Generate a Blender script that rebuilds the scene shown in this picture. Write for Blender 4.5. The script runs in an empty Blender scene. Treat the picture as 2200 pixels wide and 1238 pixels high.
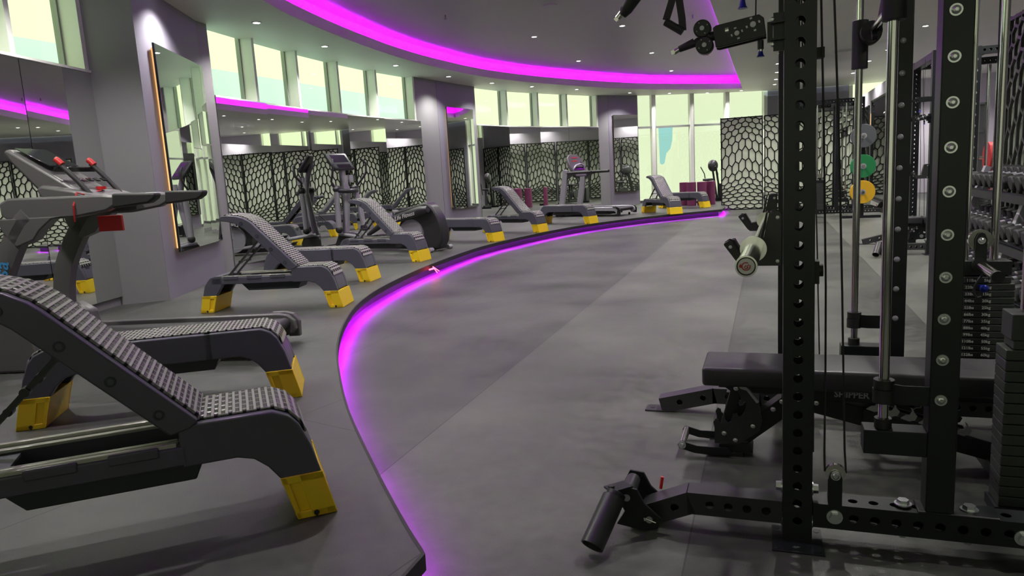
import bpy, bmesh, math, random
import numpy as np
from mathutils import Vector, Matrix, geometry
random.seed(7)
PI = math.pi
SC = bpy.context.scene
COL = SC.collection

# ------------------------------------------------------------------ camera
F, CX, CY, EYE = 1532.0, 1100.0, 619.0, 1.25
nad = np.array([1651.0 - CX, 10225.0 - CY, F]); down = nad / np.linalg.norm(nad)
hx = 1650.0
hy = CY - (down[0] * (hx - CX) + down[2] * F) / down[1]
fw = np.array([hx - CX, hy - CY, F]); fw /= np.linalg.norm(fw)
rt = np.cross(down, fw)
R3 = np.stack([rt, fw, -down])
cam = bpy.data.objects.new('camera', bpy.data.cameras.new('camera'))
COL.objects.link(cam)
cam.data.sensor_width = 36.0
cam.data.lens = F / 2200.0 * 36.0
cam.data.clip_start = 0.02
cam.data.clip_end = 300
M4 = Matrix.Identity(4)
for i in range(3):
    M4[i][0] = R3[i][0]; M4[i][1] = -R3[i][1]; M4[i][2] = -R3[i][2]
M4[2][3] = EYE
cam.matrix_world = M4
SC.camera = cam

# ------------------------------------------------------------------ view, world
SC.view_settings.view_transform = 'Standard'
SC.view_settings.look = 'None'
SC.view_settings.gamma = 1.0
SC.view_settings.use_curve_mapping = False
SC.view_settings.exposure = 0.75
cy = SC.cycles
cy.use_denoising = True
cy.max_bounces = 10; cy.diffuse_bounces = 4; cy.glossy_bounces = 6; cy.transmission_bounces = 6
cy.transparent_max_bounces = 16
cy.caustics_reflective = False; cy.caustics_refractive = False
cy.sample_clamp_indirect = 4.0
W = bpy.data.worlds.new('sky'); SC.world = W; W.use_nodes = True
nt = W.node_tree; bg = nt.nodes['Background']
bg.inputs[0].default_value = (0.80, 0.93, 0.60, 1); bg.inputs[1].default_value = 0.90
DOWNLIGHT_W = 92.0
sun = bpy.data.objects.new('sun', bpy.data.lights.new('sun', 'SUN')); COL.objects.link(sun)  # added bluish sun, aimed over the roof to brighten the neighbour facade
sun.data.energy = 2.2; sun.data.angle = .02; sun.data.color = (.72, .92, 1.0)
sun.rotation_euler = (0, math.radians(30), 0)
COVE_E, EDGE_E = 44.0, 52.0

# ------------------------------------------------------------------ materials
def mat(name, col=(.5, .5, .5), rough=.5, metal=0., emit=None, es=1., spec=.5):
    m = bpy.data.materials.new(name); m.use_nodes = True
    b = m.node_tree.nodes['Principled BSDF']
    b.inputs['Base Color'].default_value = (*col, 1); b.inputs['Roughness'].default_value = rough
    b.inputs['Metallic'].default_value = metal; b.inputs['Specular IOR Level'].default_value = spec
    if emit:
        b.inputs['Emission Color'].default_value = (*emit, 1); b.inputs['Emission Strength'].default_value = es
    return m
class NB:
    """tiny node-expression helper"""
    def __init__(s, m): s.m = m; s.nt = m.node_tree; s.b = s.nt.nodes['Principled BSDF']
    def n(s, t): return s.nt.nodes.new(t)
    def l(s, a, b): s.nt.links.new(a, b)
    def obj(s):
        t = s.n('ShaderNodeTexCoord'); x = s.n('ShaderNodeSeparateXYZ'); s.l(t.outputs['Object'], x.inputs[0]); s.vec = t.outputs['Object']
        return x.outputs[0], x.outputs[1], x.outputs[2]
    def f(s, op, a, b=None, c=None):
        q = s.n('ShaderNodeMath'); q.operation = op
        for i, v in enumerate((a, b, c)):
            if v is None: continue
            if isinstance(v, (int, float)): q.inputs[i].default_value = v
            else: s.l(v, q.inputs[i])
        return q.outputs[0]
    def noise(s, scale, detail=2., vec=None):
        q = s.n('ShaderNodeTexNoise'); q.inputs['Scale'].default_value = scale; q.inputs['Detail'].default_value = detail
        s.l(vec or s.vec, q.inputs['Vector']); return q.outputs[0]
    def mix(s, fac, a, b):
        q = s.n('ShaderNodeMix'); q.data_type = 'RGBA'
        if isinstance(fac, (int, float)): q.inputs[0].default_value = fac
        else: s.l(fac, q.inputs[0])
        for i, v in ((6, a), (7, b)):
            if isinstance(v, tuple): q.inputs[i].default_value = (*v, 1)
            else: s.l(v, q.inputs[i])
        return q.outputs[2]
    def bump(s, h, st, dist=.01):
        q = s.n('ShaderNodeBump'); q.inputs['Strength'].default_value = st; q.inputs['Distance'].default_value = dist
        s.l(h, q.inputs['Height']); s.l(q.outputs[0], s.b.inputs['Normal'])
    def color(s, c): s.l(c, s.b.inputs['Base Color'])

def rubber(name, c0, c1, strips):
    m = mat(name, c0, .5); b = NB(m); x, y, z = b.obj()
    n1 = b.noise(1.1, 4); n2 = b.noise(160, 2); n3 = b.noise(14, 6)
    big = b.f('MULTIPLY_ADD', n1, 1.6, -.3)
    t = b.f('ADD', b.f('MULTIPLY', big, .95), b.f('MULTIPLY_ADD', n3, .8, -.32))
    if strips:
        w = 1.33
        u = b.f('DIVIDE', b.f('ADD', x, 1.58), w)
        fr = b.f('FRACT', u); fl = b.f('FLOOR', u)
        wn = b.n('ShaderNodeTexWhiteNoise'); wn.noise_dimensions = '1D'; b.l(fl, wn.inputs['W'])
        t = b.f('ADD', t, b.f('MULTIPLY', b.f('SUBTRACT', wn.outputs[0], .5), .7))
        seam = b.f('LESS_THAN', b.f('MINIMUM', fr, b.f('SUBTRACT', 1., fr)), .0022)
    else:
        u = b.f('DIVIDE', b.f('ADD', b.f('MULTIPLY', x, .97), b.f('MULTIPLY', y, -.26)), 1.4)
        v = b.f('DIVIDE', b.f('ADD', b.f('MULTIPLY', x, .26), b.f('MULTIPLY', y, .97)), 2.1)
        fr = b.f('FRACT', u); fv = b.f('FRACT', v)
        s1 = b.f('LESS_THAN', b.f('MINIMUM', fr, b.f('SUBTRACT', 1., fr)), .002)
        s2 = b.f('LESS_THAN', b.f('MINIMUM', fv, b.f('SUBTRACT', 1., fv)), .0014)
        seam = b.f('MAXIMUM', s1, s2)
    tt = b.n('ShaderNodeClamp'); b.l(t, tt.inputs[0])
    c = b.mix(tt.outputs[0], c0, c1)
    spk = b.f('GREATER_THAN', n2, .72)
    c = b.mix(b.f('MULTIPLY', spk, .35), c, (.2, .2, .19))
    c = b.mix(b.f('MULTIPLY', seam, .75), c, (.008, .008, .008))
    b.color(c)
    r = b.f('MULTIPLY_ADD', n3, .2, .32); b.l(r, b.b.inputs['Roughness'])
    b.bump(b.noise(260, 2), .5, .002)
    return m
def powder(name, col, rough=.42):
    m = mat(name, col, rough); b = NB(m); b.obj(); b.bump(b.noise(900, 1), .12, .0006); return m
def padded(name, base, dark):
    m = mat(name, base, .27); b = NB(m); x, y, z = b.obj()
    u = b.f('DIVIDE', x, .0215); row = b.f('FLOOR', u)
    v = b.f('ADD', b.f('DIVIDE', y, .052), b.f('MULTIPLY', b.f('MODULO', b.f('ADD', row, 400.), 2.), .5))
    du = b.f('ABSOLUTE', b.f('SUBTRACT', b.f('FRACT', u), .5)); dv = b.f('ABSOLUTE', b.f('SUBTRACT', b.f('FRACT', v), .5))
    d = b.f('MAXIMUM', b.f('MULTIPLY', du, 1.9), b.f('MULTIPLY', dv, 1.15))
    h = b.n('ShaderNodeMapRange'); h.inputs[1].default_value = .30; h.inputs[2].default_value = .62
    b.l(d, h.inputs[0])
    b.color(b.mix(h.outputs[0], dark, base)); b.bump(h.outputs[0], 1., .006)  # groove shade and ridge sheen put into the colour, besides the bump
    return m
def paint(name, col, rough=.6, bumpy=.15):
    m = mat(name, col, rough); b = NB(m); b.obj()
    n = b.noise(.7, 3); b.color(b.mix(b.f('MULTIPLY', n, .4), col, tuple(c * .8 for c in col)))
    b.bump(b.noise(220, 2), bumpy, .001); return m

m_floor = rubber('rubber_floor', (.024, .0265, .024), (.135, .140, .122), True)
m_plat = rubber('rubber_platform', (.026, .028, .027), (.110, .113, .104), False)
m_wall = paint('grey_wall_paint', (.27, .268, .275), .5)
m_lilac = paint('lilac_grey_wall_paint', (.25, .235, .29), .5)
m_pale = paint('pale_wall_paint', (.62, .58, .66), .6)
m_ceil = paint('ceiling_paint', (.80, .79, .76), .55)
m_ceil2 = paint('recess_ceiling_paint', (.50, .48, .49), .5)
m_fin = paint('pale_mullion_paint', (.86, .87, .82), .5)
m_alu = mat('window_aluminium', (.28, .30, .28), .4, .3)
m_base = paint('skirting_paint', (.55, .55, .5), .5)
m_teal = paint('teal_facade', (.80, .97, .93), .8)
m_tan = paint('pale_terrace', (.85, .74, .62), .8)
m_black = powder('black_powder_coat', (.009, .0115, .0135), .40)
m_satin = powder('satin_black_steel', (.036, .037, .039), .34)
m_rubberk = mat('black_rubber', (.02, .02, .021), .55)
m_vinyl = powder('black_vinyl', (.035, .034, .038), .42)
m_chrome = mat('chrome', (.74, .72, .71), .14, 1.)
m_zinc = mat('zinc_bolt', (.72, .74, .76), .28, 1.)
m_cast = powder('weight_plate_paint', (.045, .05, .047), .5)
m_deck = powder('deck_grey_plastic', (.092, .092, .116), .36)
m_deckdk = powder('deck_dark_plastic', (.03, .035, .042), .45)
m_track = mat('deck_track', (.5, .5, .43), .22, .4)
m_pad = padded('deck_pad', (.36, .36, .33), (.010, .010, .014))
m_yellow = powder('yellow_plastic', (.95, .66, .02), .35)
m_tgrey = powder('treadmill_grey', (.115, .11, .112), .35)
m_silver = mat('silver_paint', (.46, .45, .50), .3, .3)
m_gloss = mat('gloss_black', (.012, .012, .014), .12)
m_screen = mat('dark_display', (.02, .022, .024), .08)
m_belt = mat('running_belt', (.03, .03, .032), .5)
m_red = mat('red_plastic', (.55, .02, .02), .4)
m_blue = mat('blue_knob', (.01, .02, .35), .3)
m_white = mat('white_print', (.75, .75, .75), .5)
m_bluep = mat('blue_print', (.05, .28, .6), .5)
m_green = mat('green_bumper', (.02, .22, .07), .45)
m_ybump = mat('yellow_bumper', (.72, .42, .02), .45)
m_gbump = mat('grey_bumper', (.10, .11, .12), .45)
m_rbump = mat('red_bumper', (.62, .04, .05), .45)
m_roller = mat('plum_foam', (.20, .035, .11), .6)
m_lattice = powder('black_lattice', (.008, .009, .009), .4)
m_gold = mat('warm_backlight', (.8, .5, .2), .5, 0, (1., .55, .2), .55)
m_led = mat('magenta_led', (.9, .1, 1), .5, 0, (.58, .0, 1.0), COVE_E)
m_led2 = mat('magenta_floor_led', (.9, .1, 1), .5, 0, (.58, .0, 1.0), EDGE_E)
m_ledred = mat('red_led', (1, .1, .1), .5, 0, (1., .05, .1), 6.)
m_riser = mat('gloss_riser', (.02, .012, .022), .16)
m_lens = mat('lamp_lens', (1, 1, 1), .5, 0, (1., .98, .94), 14.)
m_trimw = mat('lamp_trim', (.7, .7, .68), .4)
m_leaf = mat('leaf', (.05, .16, .03), .5)
m_pot = mat('terracotta_red', (.35, .05, .04), .5)
m_dial = mat('white_disc', (.8, .78, .8), .35)
def mirror_mat():
    m = mat('mirror_silver', (.80, .82, .80), .004, 1.); return m
m_mirror = mirror_mat()
def glass_mat(tint=(.97, 1, .93)):
    m = bpy.data.materials.new('window_glass'); m.use_nodes = True; t = m.node_tree
    t.nodes.remove(t.nodes['Principled BSDF']); o = t.nodes['Material Output']
    a = t.nodes.new('ShaderNodeBsdfTransparent'); a.inputs[0].default_value = (*tint, 1)
    g = t.nodes.new('ShaderNodeBsdfGlossy'); g.inputs['Roughness'].default_value = .02
    x = t.nodes.new('ShaderNodeMixShader'); x.inputs[0].default_value = .05
    t.links.new(a.outputs[0], x.inputs[1]); t.links.new(g.outputs[0], x.inputs[2]); t.links.new(x.outputs[0], o.inputs[0]); return m
m_glass = glass_mat()
m_glass_far = glass_mat((.84, .84, .84))  # greyed copy of the glass, dims the daylight in the far panes
m_glass_mid = glass_mat((.92, .92, .90))  # slightly greyed copy, dims the daylight in the middle panes
m_glass_rear_dim = bpy.data.materials.new('dimmed_rear_glass'); m_glass_rear_dim.use_nodes = True  # rear pane tint, made up to tone down daylight reflected in the chrome
_t = m_glass_rear_dim.node_tree; _t.nodes.remove(_t.nodes['Principled BSDF']); _a = _t.nodes.new('ShaderNodeBsdfTransparent'); _a.inputs[0].default_value = (.62, .60, .62, 1)
_t.links.new(_a.outputs[0], _t.nodes['Material Output'].inputs[0])
m_backer = bpy.data.materials.new('frosted_backer'); m_backer.use_nodes = True
_t = m_backer.node_tree; _p = _t.nodes['Principled BSDF']; _p.inputs['Base Color'].default_value = (.86, .89, .80, 1); _p.inputs['Roughness'].default_value = .3
_a = _t.nodes.new('ShaderNodeBsdfTranslucent'); _a.inputs[0].default_value = (.93, .96, .86, 1); _x = _t.nodes.new('ShaderNodeMixShader'); _x.inputs[0].default_value = .55
_t.links.new(_p.outputs[0], _x.inputs[1]); _t.links.new(_a.outputs[0], _x.inputs[2]); _t.links.new(_x.outputs[0], _t.nodes['Material Output'].inputs[0])
m_film = bpy.data.materials.new('window_film'); m_film.use_nodes = True
_t = m_film.node_tree; _t.nodes.remove(_t.nodes['Principled BSDF']); _a = _t.nodes.new('ShaderNodeBsdfTransparent'); _a.inputs[0].default_value = (.66, .86, 1., 1)
_t.links.new(_a.outputs[0], _t.nodes['Material Output'].inputs[0])

# ------------------------------------------------------------------ mesh helpers
def V(*a): return Vector(a)
def frame_z(d):
    d = d.normalized(); up = V(0, 0, 1) if abs(d.z) < .95 else V(0, 1, 0)
    a = up.cross(d).normalized(); b = d.cross(a); return a, b
class MB:
    def __init__(s): s.v = []; s.f = []
    def add(s, vs, fs):
        k = len(s.v); s.v += [tuple(v) for v in vs]; s.f += [tuple(i + k for i in f) for f in fs]; return s
    def box(s, x0, x1, y0, y1, z0, z1, T=None):
        vs = [V(x, y, z) for z in (z0, z1) for y in (y0, y1) for x in (x0, x1)]
        if T: vs = [T @ v for v in vs]
        return s.add(vs, [(0, 2, 3, 1), (4, 5, 7, 6), (0, 1, 5, 4), (2, 6, 7, 3), (0, 4, 6, 2), (1, 3, 7, 5)])
    def bar(s, p, q, w, h, up=None):
        p = V(*p); q = V(*q); d = (q - p).normalized()
        u = V(*up) if up else (V(0, 0, 1) if abs(d.z) < .95 else V(0, 1, 0))
        a = u.cross(d).normalized(); b = d.cross(a)
        vs = [c + a * (i * w / 2) + b * (j * h / 2) for c in (p, q) for i, j in ((-1, -1), (1, -1), (1, 1), (-1, 1))]
        return s.add(vs, [(0, 3, 2, 1), (4, 5, 6, 7)] + [(i, (i + 1) % 4, (i + 1) % 4 + 4, i + 4) for i in range(4)])
    def prism(s, pts, y0, y1, ax='xz', T=None):
        n = len(pts)
        def P(p, y): return {'xz': V(p[0], y, p[1]), 'xy': V(p[0], p[1], y), 'yz': V(y, p[0], p[1])}[ax]
        vs = [P(p, y0) for p in pts] + [P(p, y1) for p in pts]
        if T: vs = [T @ v for v in vs]
        return s.add(vs, [tuple(range(n)), tuple(range(2 * n - 1, n - 1, -1))] + [(i, i + n, (i + 1) % n + n, (i + 1) % n) for i in range(n)])
    def cyl(s, p, q, r, r2=None, n=16, caps=True):
        p = V(*p); q = V(*q); r2 = r if r2 is None else r2; a, b = frame_z(q - p)
        vs = [c + (a * math.cos(2 * PI * i / n) + b * math.sin(2 * PI * i / n)) * rr for c, rr in ((p, r), (q, r2)) for i in range(n)]
        fs = [(i, (i + 1) % n, (i + 1) % n + n, i + n) for i in range(n)]
        if caps: fs += [tuple(range(n - 1, -1, -1)), tuple(range(n, 2 * n))]
        return s.add(vs, fs)
    def pipe(s, p, q, r, ri, n=20):
        p = V(*p); q = V(*q); a, b = frame_z(q - p)
        vs = [c + (a * math.cos(2 * PI * i / n) + b * math.sin(2 * PI * i / n)) * rr for c, rr in ((p, r), (q, r), (q, ri), (p, ri)) for i in range(n)]
        fs = []
        for k in range(4):
            k2 = (k + 1) % 4
            fs += [(k * n + i, k * n + (i + 1) % n, k2 * n + (i + 1) % n, k2 * n + i) for i in range(n)]
        return s.add(vs, fs)
    def sweep(s, pts, sec, up=(0, 0, 1), closed=False):
        """sweep a section [(a,b)] along pts; a is sideways, b is up"""
        P = [V(*p) for p in pts]; n = len(sec); N = len(P); vs = []
        for i, p in enumerate(P):
            d = (P[(i + 1) % N] - P[i - 1]) if closed else (P[min(i + 1, N - 1)] - P[max(i - 1, 0)])
            d.normalize(); u = V(*up); a = u.cross(d).normalized(); b = d.cross(a)
            k = 1.
            vs += [p + a * (x * k) + b * y for x, y in sec]
        fs = []
        for i in range(N if closed else N - 1):
            j = (i + 1) % N
            fs += [(i * n + t, i * n + (t + 1) % n, j * n + (t + 1) % n, j * n + t) for t in range(n)]
        if not closed: fs += [tuple(range(n - 1, -1, -1)), tuple(range((N - 1) * n, N * n))]
        return s.add(vs, fs)
    def tube(s, pts, r, n=10, up=(0, 0, 1)):
        rr = r if isinstance(r, (list, tuple)) else None
        if rr is None: return s.sweep(pts, [(r * math.cos(2 * PI * i / n), r * math.sin(2 * PI * i / n)) for i in range(n)], up)
        P = [V(*p) for p in pts]; vs = []
        for i, p in enumerate(P):
            d = (P[min(i + 1, len(P) - 1)] - P[max(i - 1, 0)]).normalized(); u = V(*up); a = u.cross(d).normalized(); b = d.cross(a)
            vs += [p + (a * math.cos(2 * PI * t / n) + b * math.sin(2 * PI * t / n)) * rr[i] for t in range(n)]
        fs = [(i * n + t, i * n + (t + 1) % n, (i + 1) * n + (t + 1) % n, (i + 1) * n + t) for i in range(len(P) - 1) for t in range(n)]
        fs += [tuple(range(n - 1, -1, -1)), tuple(range((len(P) - 1) * n, len(P) * n))]
        return s.add(vs, fs)
    def ball(s, c, r, sc=(1, 1, 1), nu=14, nv=9):
        vs = [V(c[0], c[1], c[2] - r * sc[2])]
        for j in range(1, nv):
            t = -PI / 2 + PI * j / nv
            vs += [V(c[0] + r * sc[0] * math.cos(t) * math.cos(2 * PI * i / nu), c[1] + r * sc[1] * math.cos(t) * math.sin(2 * PI * i / nu), c[2] + r * sc[2] * math.sin(t)) for i in range(nu)]
        vs.append(V(c[0], c[1], c[2] + r * sc[2])); L = len(vs) - 1
        fs = [(0, 1 + (i + 1) % nu, 1 + i) for i in range(nu)]
        for j in range(nv - 2):
            a = 1 + j * nu; fs += [(a + i, a + (i + 1) % nu, a + nu + (i + 1) % nu, a + nu + i) for i in range(nu)]
        a = 1 + (nv - 2) * nu; fs += [(a + i, a + (i + 1) % nu, L) for i in range(nu)]
        return s.add(vs, fs)
    def rbox(s, x0, x1, y0, y1, z0, z1, r, n=4, T=None):
        """box with rounded vertical edges and rounded top/bottom rim"""
        rings = []
        prof = [(r * (1 - math.cos(t)), r * (1 - math.sin(t))) for t in [PI / 2 * k / n for k in range(n + 1)]]
        layers = [(r - 0 if 0 else r * (1 - math.sin(PI / 2 * k / n)), z0 + r * (1 - math.cos(PI / 2 * k / n))) for k in range(n + 1)]
        layers += [(r * (1 - math.cos(PI / 2 * k / n)), z1 - r * (1 - math.sin(PI / 2 * k / n))) for k in range(n + 1)]
        vs = []; m = 4 * (n + 1)
        for ins, z in layers:
            rr = max(r - ins, 1e-4) if True else r
            for cxx, cyy, a0 in ((x1 - r, y1 - r, 0), (x0 + r, y1 - r, PI / 2), (x0 + r, y0 + r, PI), (x1 - r, y0 + r, 1.5 * PI)):
                for k in range(n + 1):
                    a = a0 + PI / 2 * k / n
                    vs.append(V(cxx + rr * math.cos(a), cyy + rr * math.sin(a), z))
        if T: vs = [T @ v for v in vs]
        L = len(layers)
        fs = [(j * m + i, j * m + (i + 1) % m, (j + 1) * m + (i + 1) % m, (j + 1) * m + i) for j in range(L - 1) for i in range(m)]
        fs += [tuple(range(m - 1, -1, -1)), tuple(range((L - 1) * m, L * m))]
        return s.add(vs, fs)
    def plate(s, T, L, Wd, t, holes, r, cell=.0605):
        """perforated plate, u 0..L along T.x, v centred along T.y, w 0..t"""
        a = cell / 2; b = Wd / 2; n = 16
        outer = [(a, 0), (a, b / 2), (a, b), (a / 2, b), (0, b), (-a / 2, b), (-a, b), (-a, b / 2), (-a, 0), (-a, -b / 2), (-a, -b), (-a / 2, -b), (0, -b), (a / 2, -b), (a, -b), (a, -b / 2)]
        u = 0.
        for h in sorted(holes):
            if h - a < u - 1e-6 or h + a > L + 1e-6: continue
            if h - a > u + 1e-5: s.box(u, h - a, -b, b, 0, t, T)
            vs = []
            for w in (0, t):
                vs += [T @ V(h + o[0], o[1], w) for o in outer]
                vs += [T @ V(h + r * math.cos(2 * PI * i / n), r * math.sin(2 * PI * i / n), w) for i in range(n)]
            fs = []
            for i in range(n):
                j = (i + 1) % n
                fs += [(i, n + i, n + j, j), (2 * n + i, 2 * n + j, 3 * n + j, 3 * n + i), (n + i, 3 * n + i, 3 * n + j, n + j), (i, j, 2 * n + j, 2 * n + i)]
            s.add(vs, fs); u = h + a
        if L - u > 1e-5: s.box(u, L, -b, b, 0, t, T)
        return s
    def perftube(s, p, q, w, h, holes, r, side='uv', up=(0, 0, 1), cell=.0605, t=.004):
        """hollow rectangular tube p->q. width w (sideways), height h (up). side: 'a' holes through the sideways faces, 'b' through up faces"""
        p = V(*p); q = V(*q); L = (q - p).length; d = (q - p) / L; u = V(*up); a = u.cross(d).normalized(); b = d.cross(a)
        def T(o, X, Y, Z):
            m = Matrix.Identity(4)
            for i in range(3): m[i][0] = X[i]; m[i][1] = Y[i]; m[i][2] = Z[i]; m[i][3] = o[i]
            return m
        ha = holes if 'a' in side else []; hb = holes if 'b' in side else []
        s.plate(T(p + a * (w / 2 - t), d, b, a), L, h, t, ha, r, cell); s.plate(T(p - a * (w / 2), d, b, a), L, h, t, ha, r, cell)
        s.plate(T(p + b * (h / 2 - t), d, a, b), L, w - 2 * t, t, hb, r, cell); s.plate(T(p - b * (h / 2), d, a, b), L, w - 2 * t, t, hb, r, cell)
        return s
    def build(s, name, m, parent=None, bevel=0., smooth=True, ang=38):
        me = bpy.data.meshes.new(name); me.from_pydata(s.v, [], s.f)
        bm = bmesh.new(); bm.from_mesh(me); bmesh.ops.recalc_face_normals(bm, faces=bm.faces); bm.to_mesh(me); bm.free()
        me.materials.append(m)
        if smooth:
            me.shade_smooth(); me.set_sharp_from_angle(angle=math.radians(ang))
        o = bpy.data.objects.new(name, me); COL.objects.link(o)
        if parent: o.parent = parent
        if bevel:
            b = o.modifiers.new('bevel', 'BEVEL'); b.width = bevel; b.segments = 2; b.limit_method = 'ANGLE'; b.angle_limit = math.radians(40)
        return o
def tag(o, label, cat, group=None):
    o['label'] = label; o['category'] = cat
    if group: o['group'] = group
    return o
def thing(name, label, cat, loc=(0, 0, 0), rz=0., group=None):
    o = bpy.data.objects.new(name, None); COL.objects.link(o); o.location = loc; o.rotation_euler = (0, 0, rz)
    o.empty_display_size = .1
    return tag(o, label, cat, group)
def struct(o): o['kind'] = 'structure'; return o
def empty_struct(name):
    o = bpy.data.objects.new(name, None); COL.objects.link(o); o['kind'] = 'structure'; return o
def copy_tree(o, parent=None):
    c = o.copy(); COL.objects.link(c)
    if parent: c.parent = parent
    for ch in list(o.children):
        k = copy_tree(ch, c); k.matrix_parent_inverse = ch.matrix_parent_inverse.copy()
    return c
def place(root, loc, rz, label, group=None, first=[False]):
    c = copy_tree(root); c.location = loc; c.rotation_euler = (0, 0, rz); c['label'] = label
    if group: c['group'] = group
    return c
def text(name, s, size, m, parent, T, extrude=.0006, align='CENTER', shear=0., bold=0.):
    cu = bpy.data.curves.new(name, 'FONT'); cu.body = s; cu.size = size; cu.extrude = extrude; cu.align_x = align; cu.align_y = 'CENTER'; cu.shear = shear
    cu.offset = bold; cu.resolution_u = 2
    tmp = bpy.data.objects.new(name, cu); COL.objects.link(tmp)
    dg = bpy.context.evaluated_depsgraph_get(); me = bpy.data.meshes.new_from_object(tmp.evaluated_get(dg)); me.name = name
    bpy.data.objects.remove(tmp); bpy.data.curves.remove(cu)
    me.materials.clear(); me.materials.append(m)
    o = bpy.data.objects.new(name, me); COL.objects.link(o); o.parent = parent; o.matrix_local = T; return o
def TM(o, X, Y, Z=None):
    X = V(*X).normalized(); Y = V(*Y).normalized(); Z = V(*Z) if Z else X.cross(Y); m = Matrix.Identity(4)
    for i in range(3): m[i][0] = X[i]; m[i][1] = Y[i]; m[i][2] = Z[i]; m[i][3] = o[i]
    return m
def catmull(P, k=6):
    out = []
    for i in range(len(P) - 1):
        p0 = P[max(i - 1, 0)]; p1 = P[i]; p2 = P[i + 1]; p3 = P[min(i + 2, len(P) - 1)]
        for j in range(k):
            t = j / k
            out.append(tuple(.5 * (2 * b + (c - a) * t + (2 * a - 5 * b + 4 * c - d) * t * t + (3 * b - a - 3 * c + d) * t ** 3) for a, b, c, d in zip(p0, p1, p2, p3)))
    out.append(tuple(P[-1])); return out
ORD = ['first', 'second', 'third', 'fourth', 'fifth', 'sixth', 'seventh', 'eighth', 'ninth', 'tenth', 'eleventh', 'twelfth', 'thirteenth', 'fourteenth']

# ================================================================== SETTING
CEIL, SILL, PLAT, REC = 3.37, 2.475, 0.15, 3.74
bay0 = [(-3.5, -1.4), (-4.2, -.2), (-4.78, 1.0), (-5.25, 2.15), (-5.64, 3.33), (-6.0, 4.54), (-6.26, 5.46)]
col1 = [(-6.26, 5.46), (-5.91, 5.73), (-6.74, 7.5), (-6.78, 7.74)]
bay1 = [(-6.78, 7.74), (-6.92, 8.81), (-7.04, 9.99), (-7.11, 11.26), (-7.09, 12.54), (-6.95, 13.83)]
col2 = [(-6.95, 13.83), (-6.85, 14.68), (-6.64, 16.22), (-6.61, 16.31)]
bay2 = [(-6.61, 16.31), (-6.29, 17.72), (-5.80, 18.83), (-5.27, 19.84), (-4.67, 20.96)]
col3 = [(-4.67, 20.96), (-4.42, 21.23), (-3.69, 22.03)]
bay3 = [(-3.69, 22.03), (-3.2, 22.37), (-2.13, 23.02), (-1.12, 23.64), (0.0, 24.33)]
rest = [(0.0, 24.33), (2.35, 24.8), (6.5, 24.8), (6.5, -3.0), (-2.7, -3.0), (-3.5, -1.4)]
outline = bay0 + col1[1:] + bay1[1:] + col2[1:] + bay2[1:] + col3[1:] + bay3[1:] + rest[1:-1]

def quadseg(mb, p, q, z0, z1, o0, o1, e0=0., e1=0.):
    """slab along p->q, offset o0..o1 towards the outside (left of travel)"""
    p = V(*p); q = V(*q); d = (q - p).normalized(); n = V(-d.y, d.x)
    p = p - d * e0; q = q + d * e1
    return mb.prism([tuple(p + n * o0), tuple(q + n * o0), tuple(q + n * o1), tuple(p + n * o1)], z0, z1, 'xy')

# floors
o = struct(MB().box(-7.6, 6.6, -3.1, 25, -.12, 0).build('floor', m_floor, smooth=False))
edge_raw = [(-1.0, -3.0), (-.985, .5), (-.97, 1.75), (-1.13, 1.92), (-1.47, 2.31), (-1.96, 2.9), (-2.40, 3.5), (-2.83, 4.14), (-3.24, 4.88), (-3.60, 5.69), (-3.89, 6.7), (-4.15, 8.35), (-4.27, 10.4), (-4.03, 12.3), (-3.52, 14.23), (-2.5, 16.05), (-1.04, 17.65)]
edge = [edge_raw[0], edge_raw[1]] + catmull(edge_raw[2:], 5) + [(-1.0, 18.4), (-1.1, 19.6), (-1.1, 23.9)]
inner = bay3[3:] if 0 else []
def ring_poly(off):
    """platform outline with the free edge pulled back by off"""
    pts = []
    n = len(edge)
    for i, p in enumerate(edge):
        a = V(*edge[max(i - 1, 0)]); b = V(*edge[min(i + 1, n - 1)]); d = (b - a).normalized(); nn = V(-d.y, d.x)
        pts.append(tuple(V(*p) + nn * off))
    return pts
wall_side = [(-1.1, 23.6)] + [q for q in reversed(bay3[:3])] + list(reversed(col3)) + list(reversed(bay2)) + list(reversed(col2)) + list(reversed(bay1)) + list(reversed(col1)) + list(reversed(bay0)) + [(-2.7, -3.0)]
wall_out = []
for p in wall_side: wall_out.append((p[0] - .03, p[1]))
def platform(off, z0, z1, name, m):
    pts = ring_poly(off)[:-1] + wall_out
    P3 = [V(p[0], p[1], 0) for p in pts]
    tris = geometry.tessellate_polygon([P3]); n = len(pts)
    vs = [(p[0], p[1], z1) for p in pts] + [(p[0], p[1], z0) for p in pts]
    fs = [tuple(t) for t in tris] + [tuple(i + n for i in reversed(t)) for t in tris] + [(i, (i + 1) % n, (i + 1) % n + n, i + n) for i in range(n)]
    return struct(MB().add(vs, fs).build(name, m, smooth=False))
platform(0., .118, PLAT, 'floor_platform', m_plat)
platform(.07, 0.0, .118, 'floor_platform_riser', m_riser)
o = MB()
o.sweep([(x, y, .1345) for x, y in ring_poly(-.004)[:-1]], [(-.006, -.036), (.006, -.036), (.006, .017), (-.006, .017)])
struct(o.build('trim_1', m_rubberk))
o = MB(); o.sweep([(x, y, .1105) for x, y in ring_poly(.022)[2:-1]], [(-.006, -.004), (.006, -.004), (.006, .006), (-.006, .006)])
tag(o.build('floor_light_strip', m_led2), 'magenta LED strip running under the curved platform edge', 'light strip')
o = MB(); o.cyl((-4.10, 8.2, .10), (-4.09, 8.32, .10), .010); o.cyl((-4.065, 8.24, .128), (-4.02, 8.26, .05), .006); o.cyl((-4.09, 8.28, .128), (-4.03, 8.34, .06), .005)
tag(o.build('strip_connector', m_ledred), 'small red glowing connector on the middle of the platform edge', 'connector')

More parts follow.
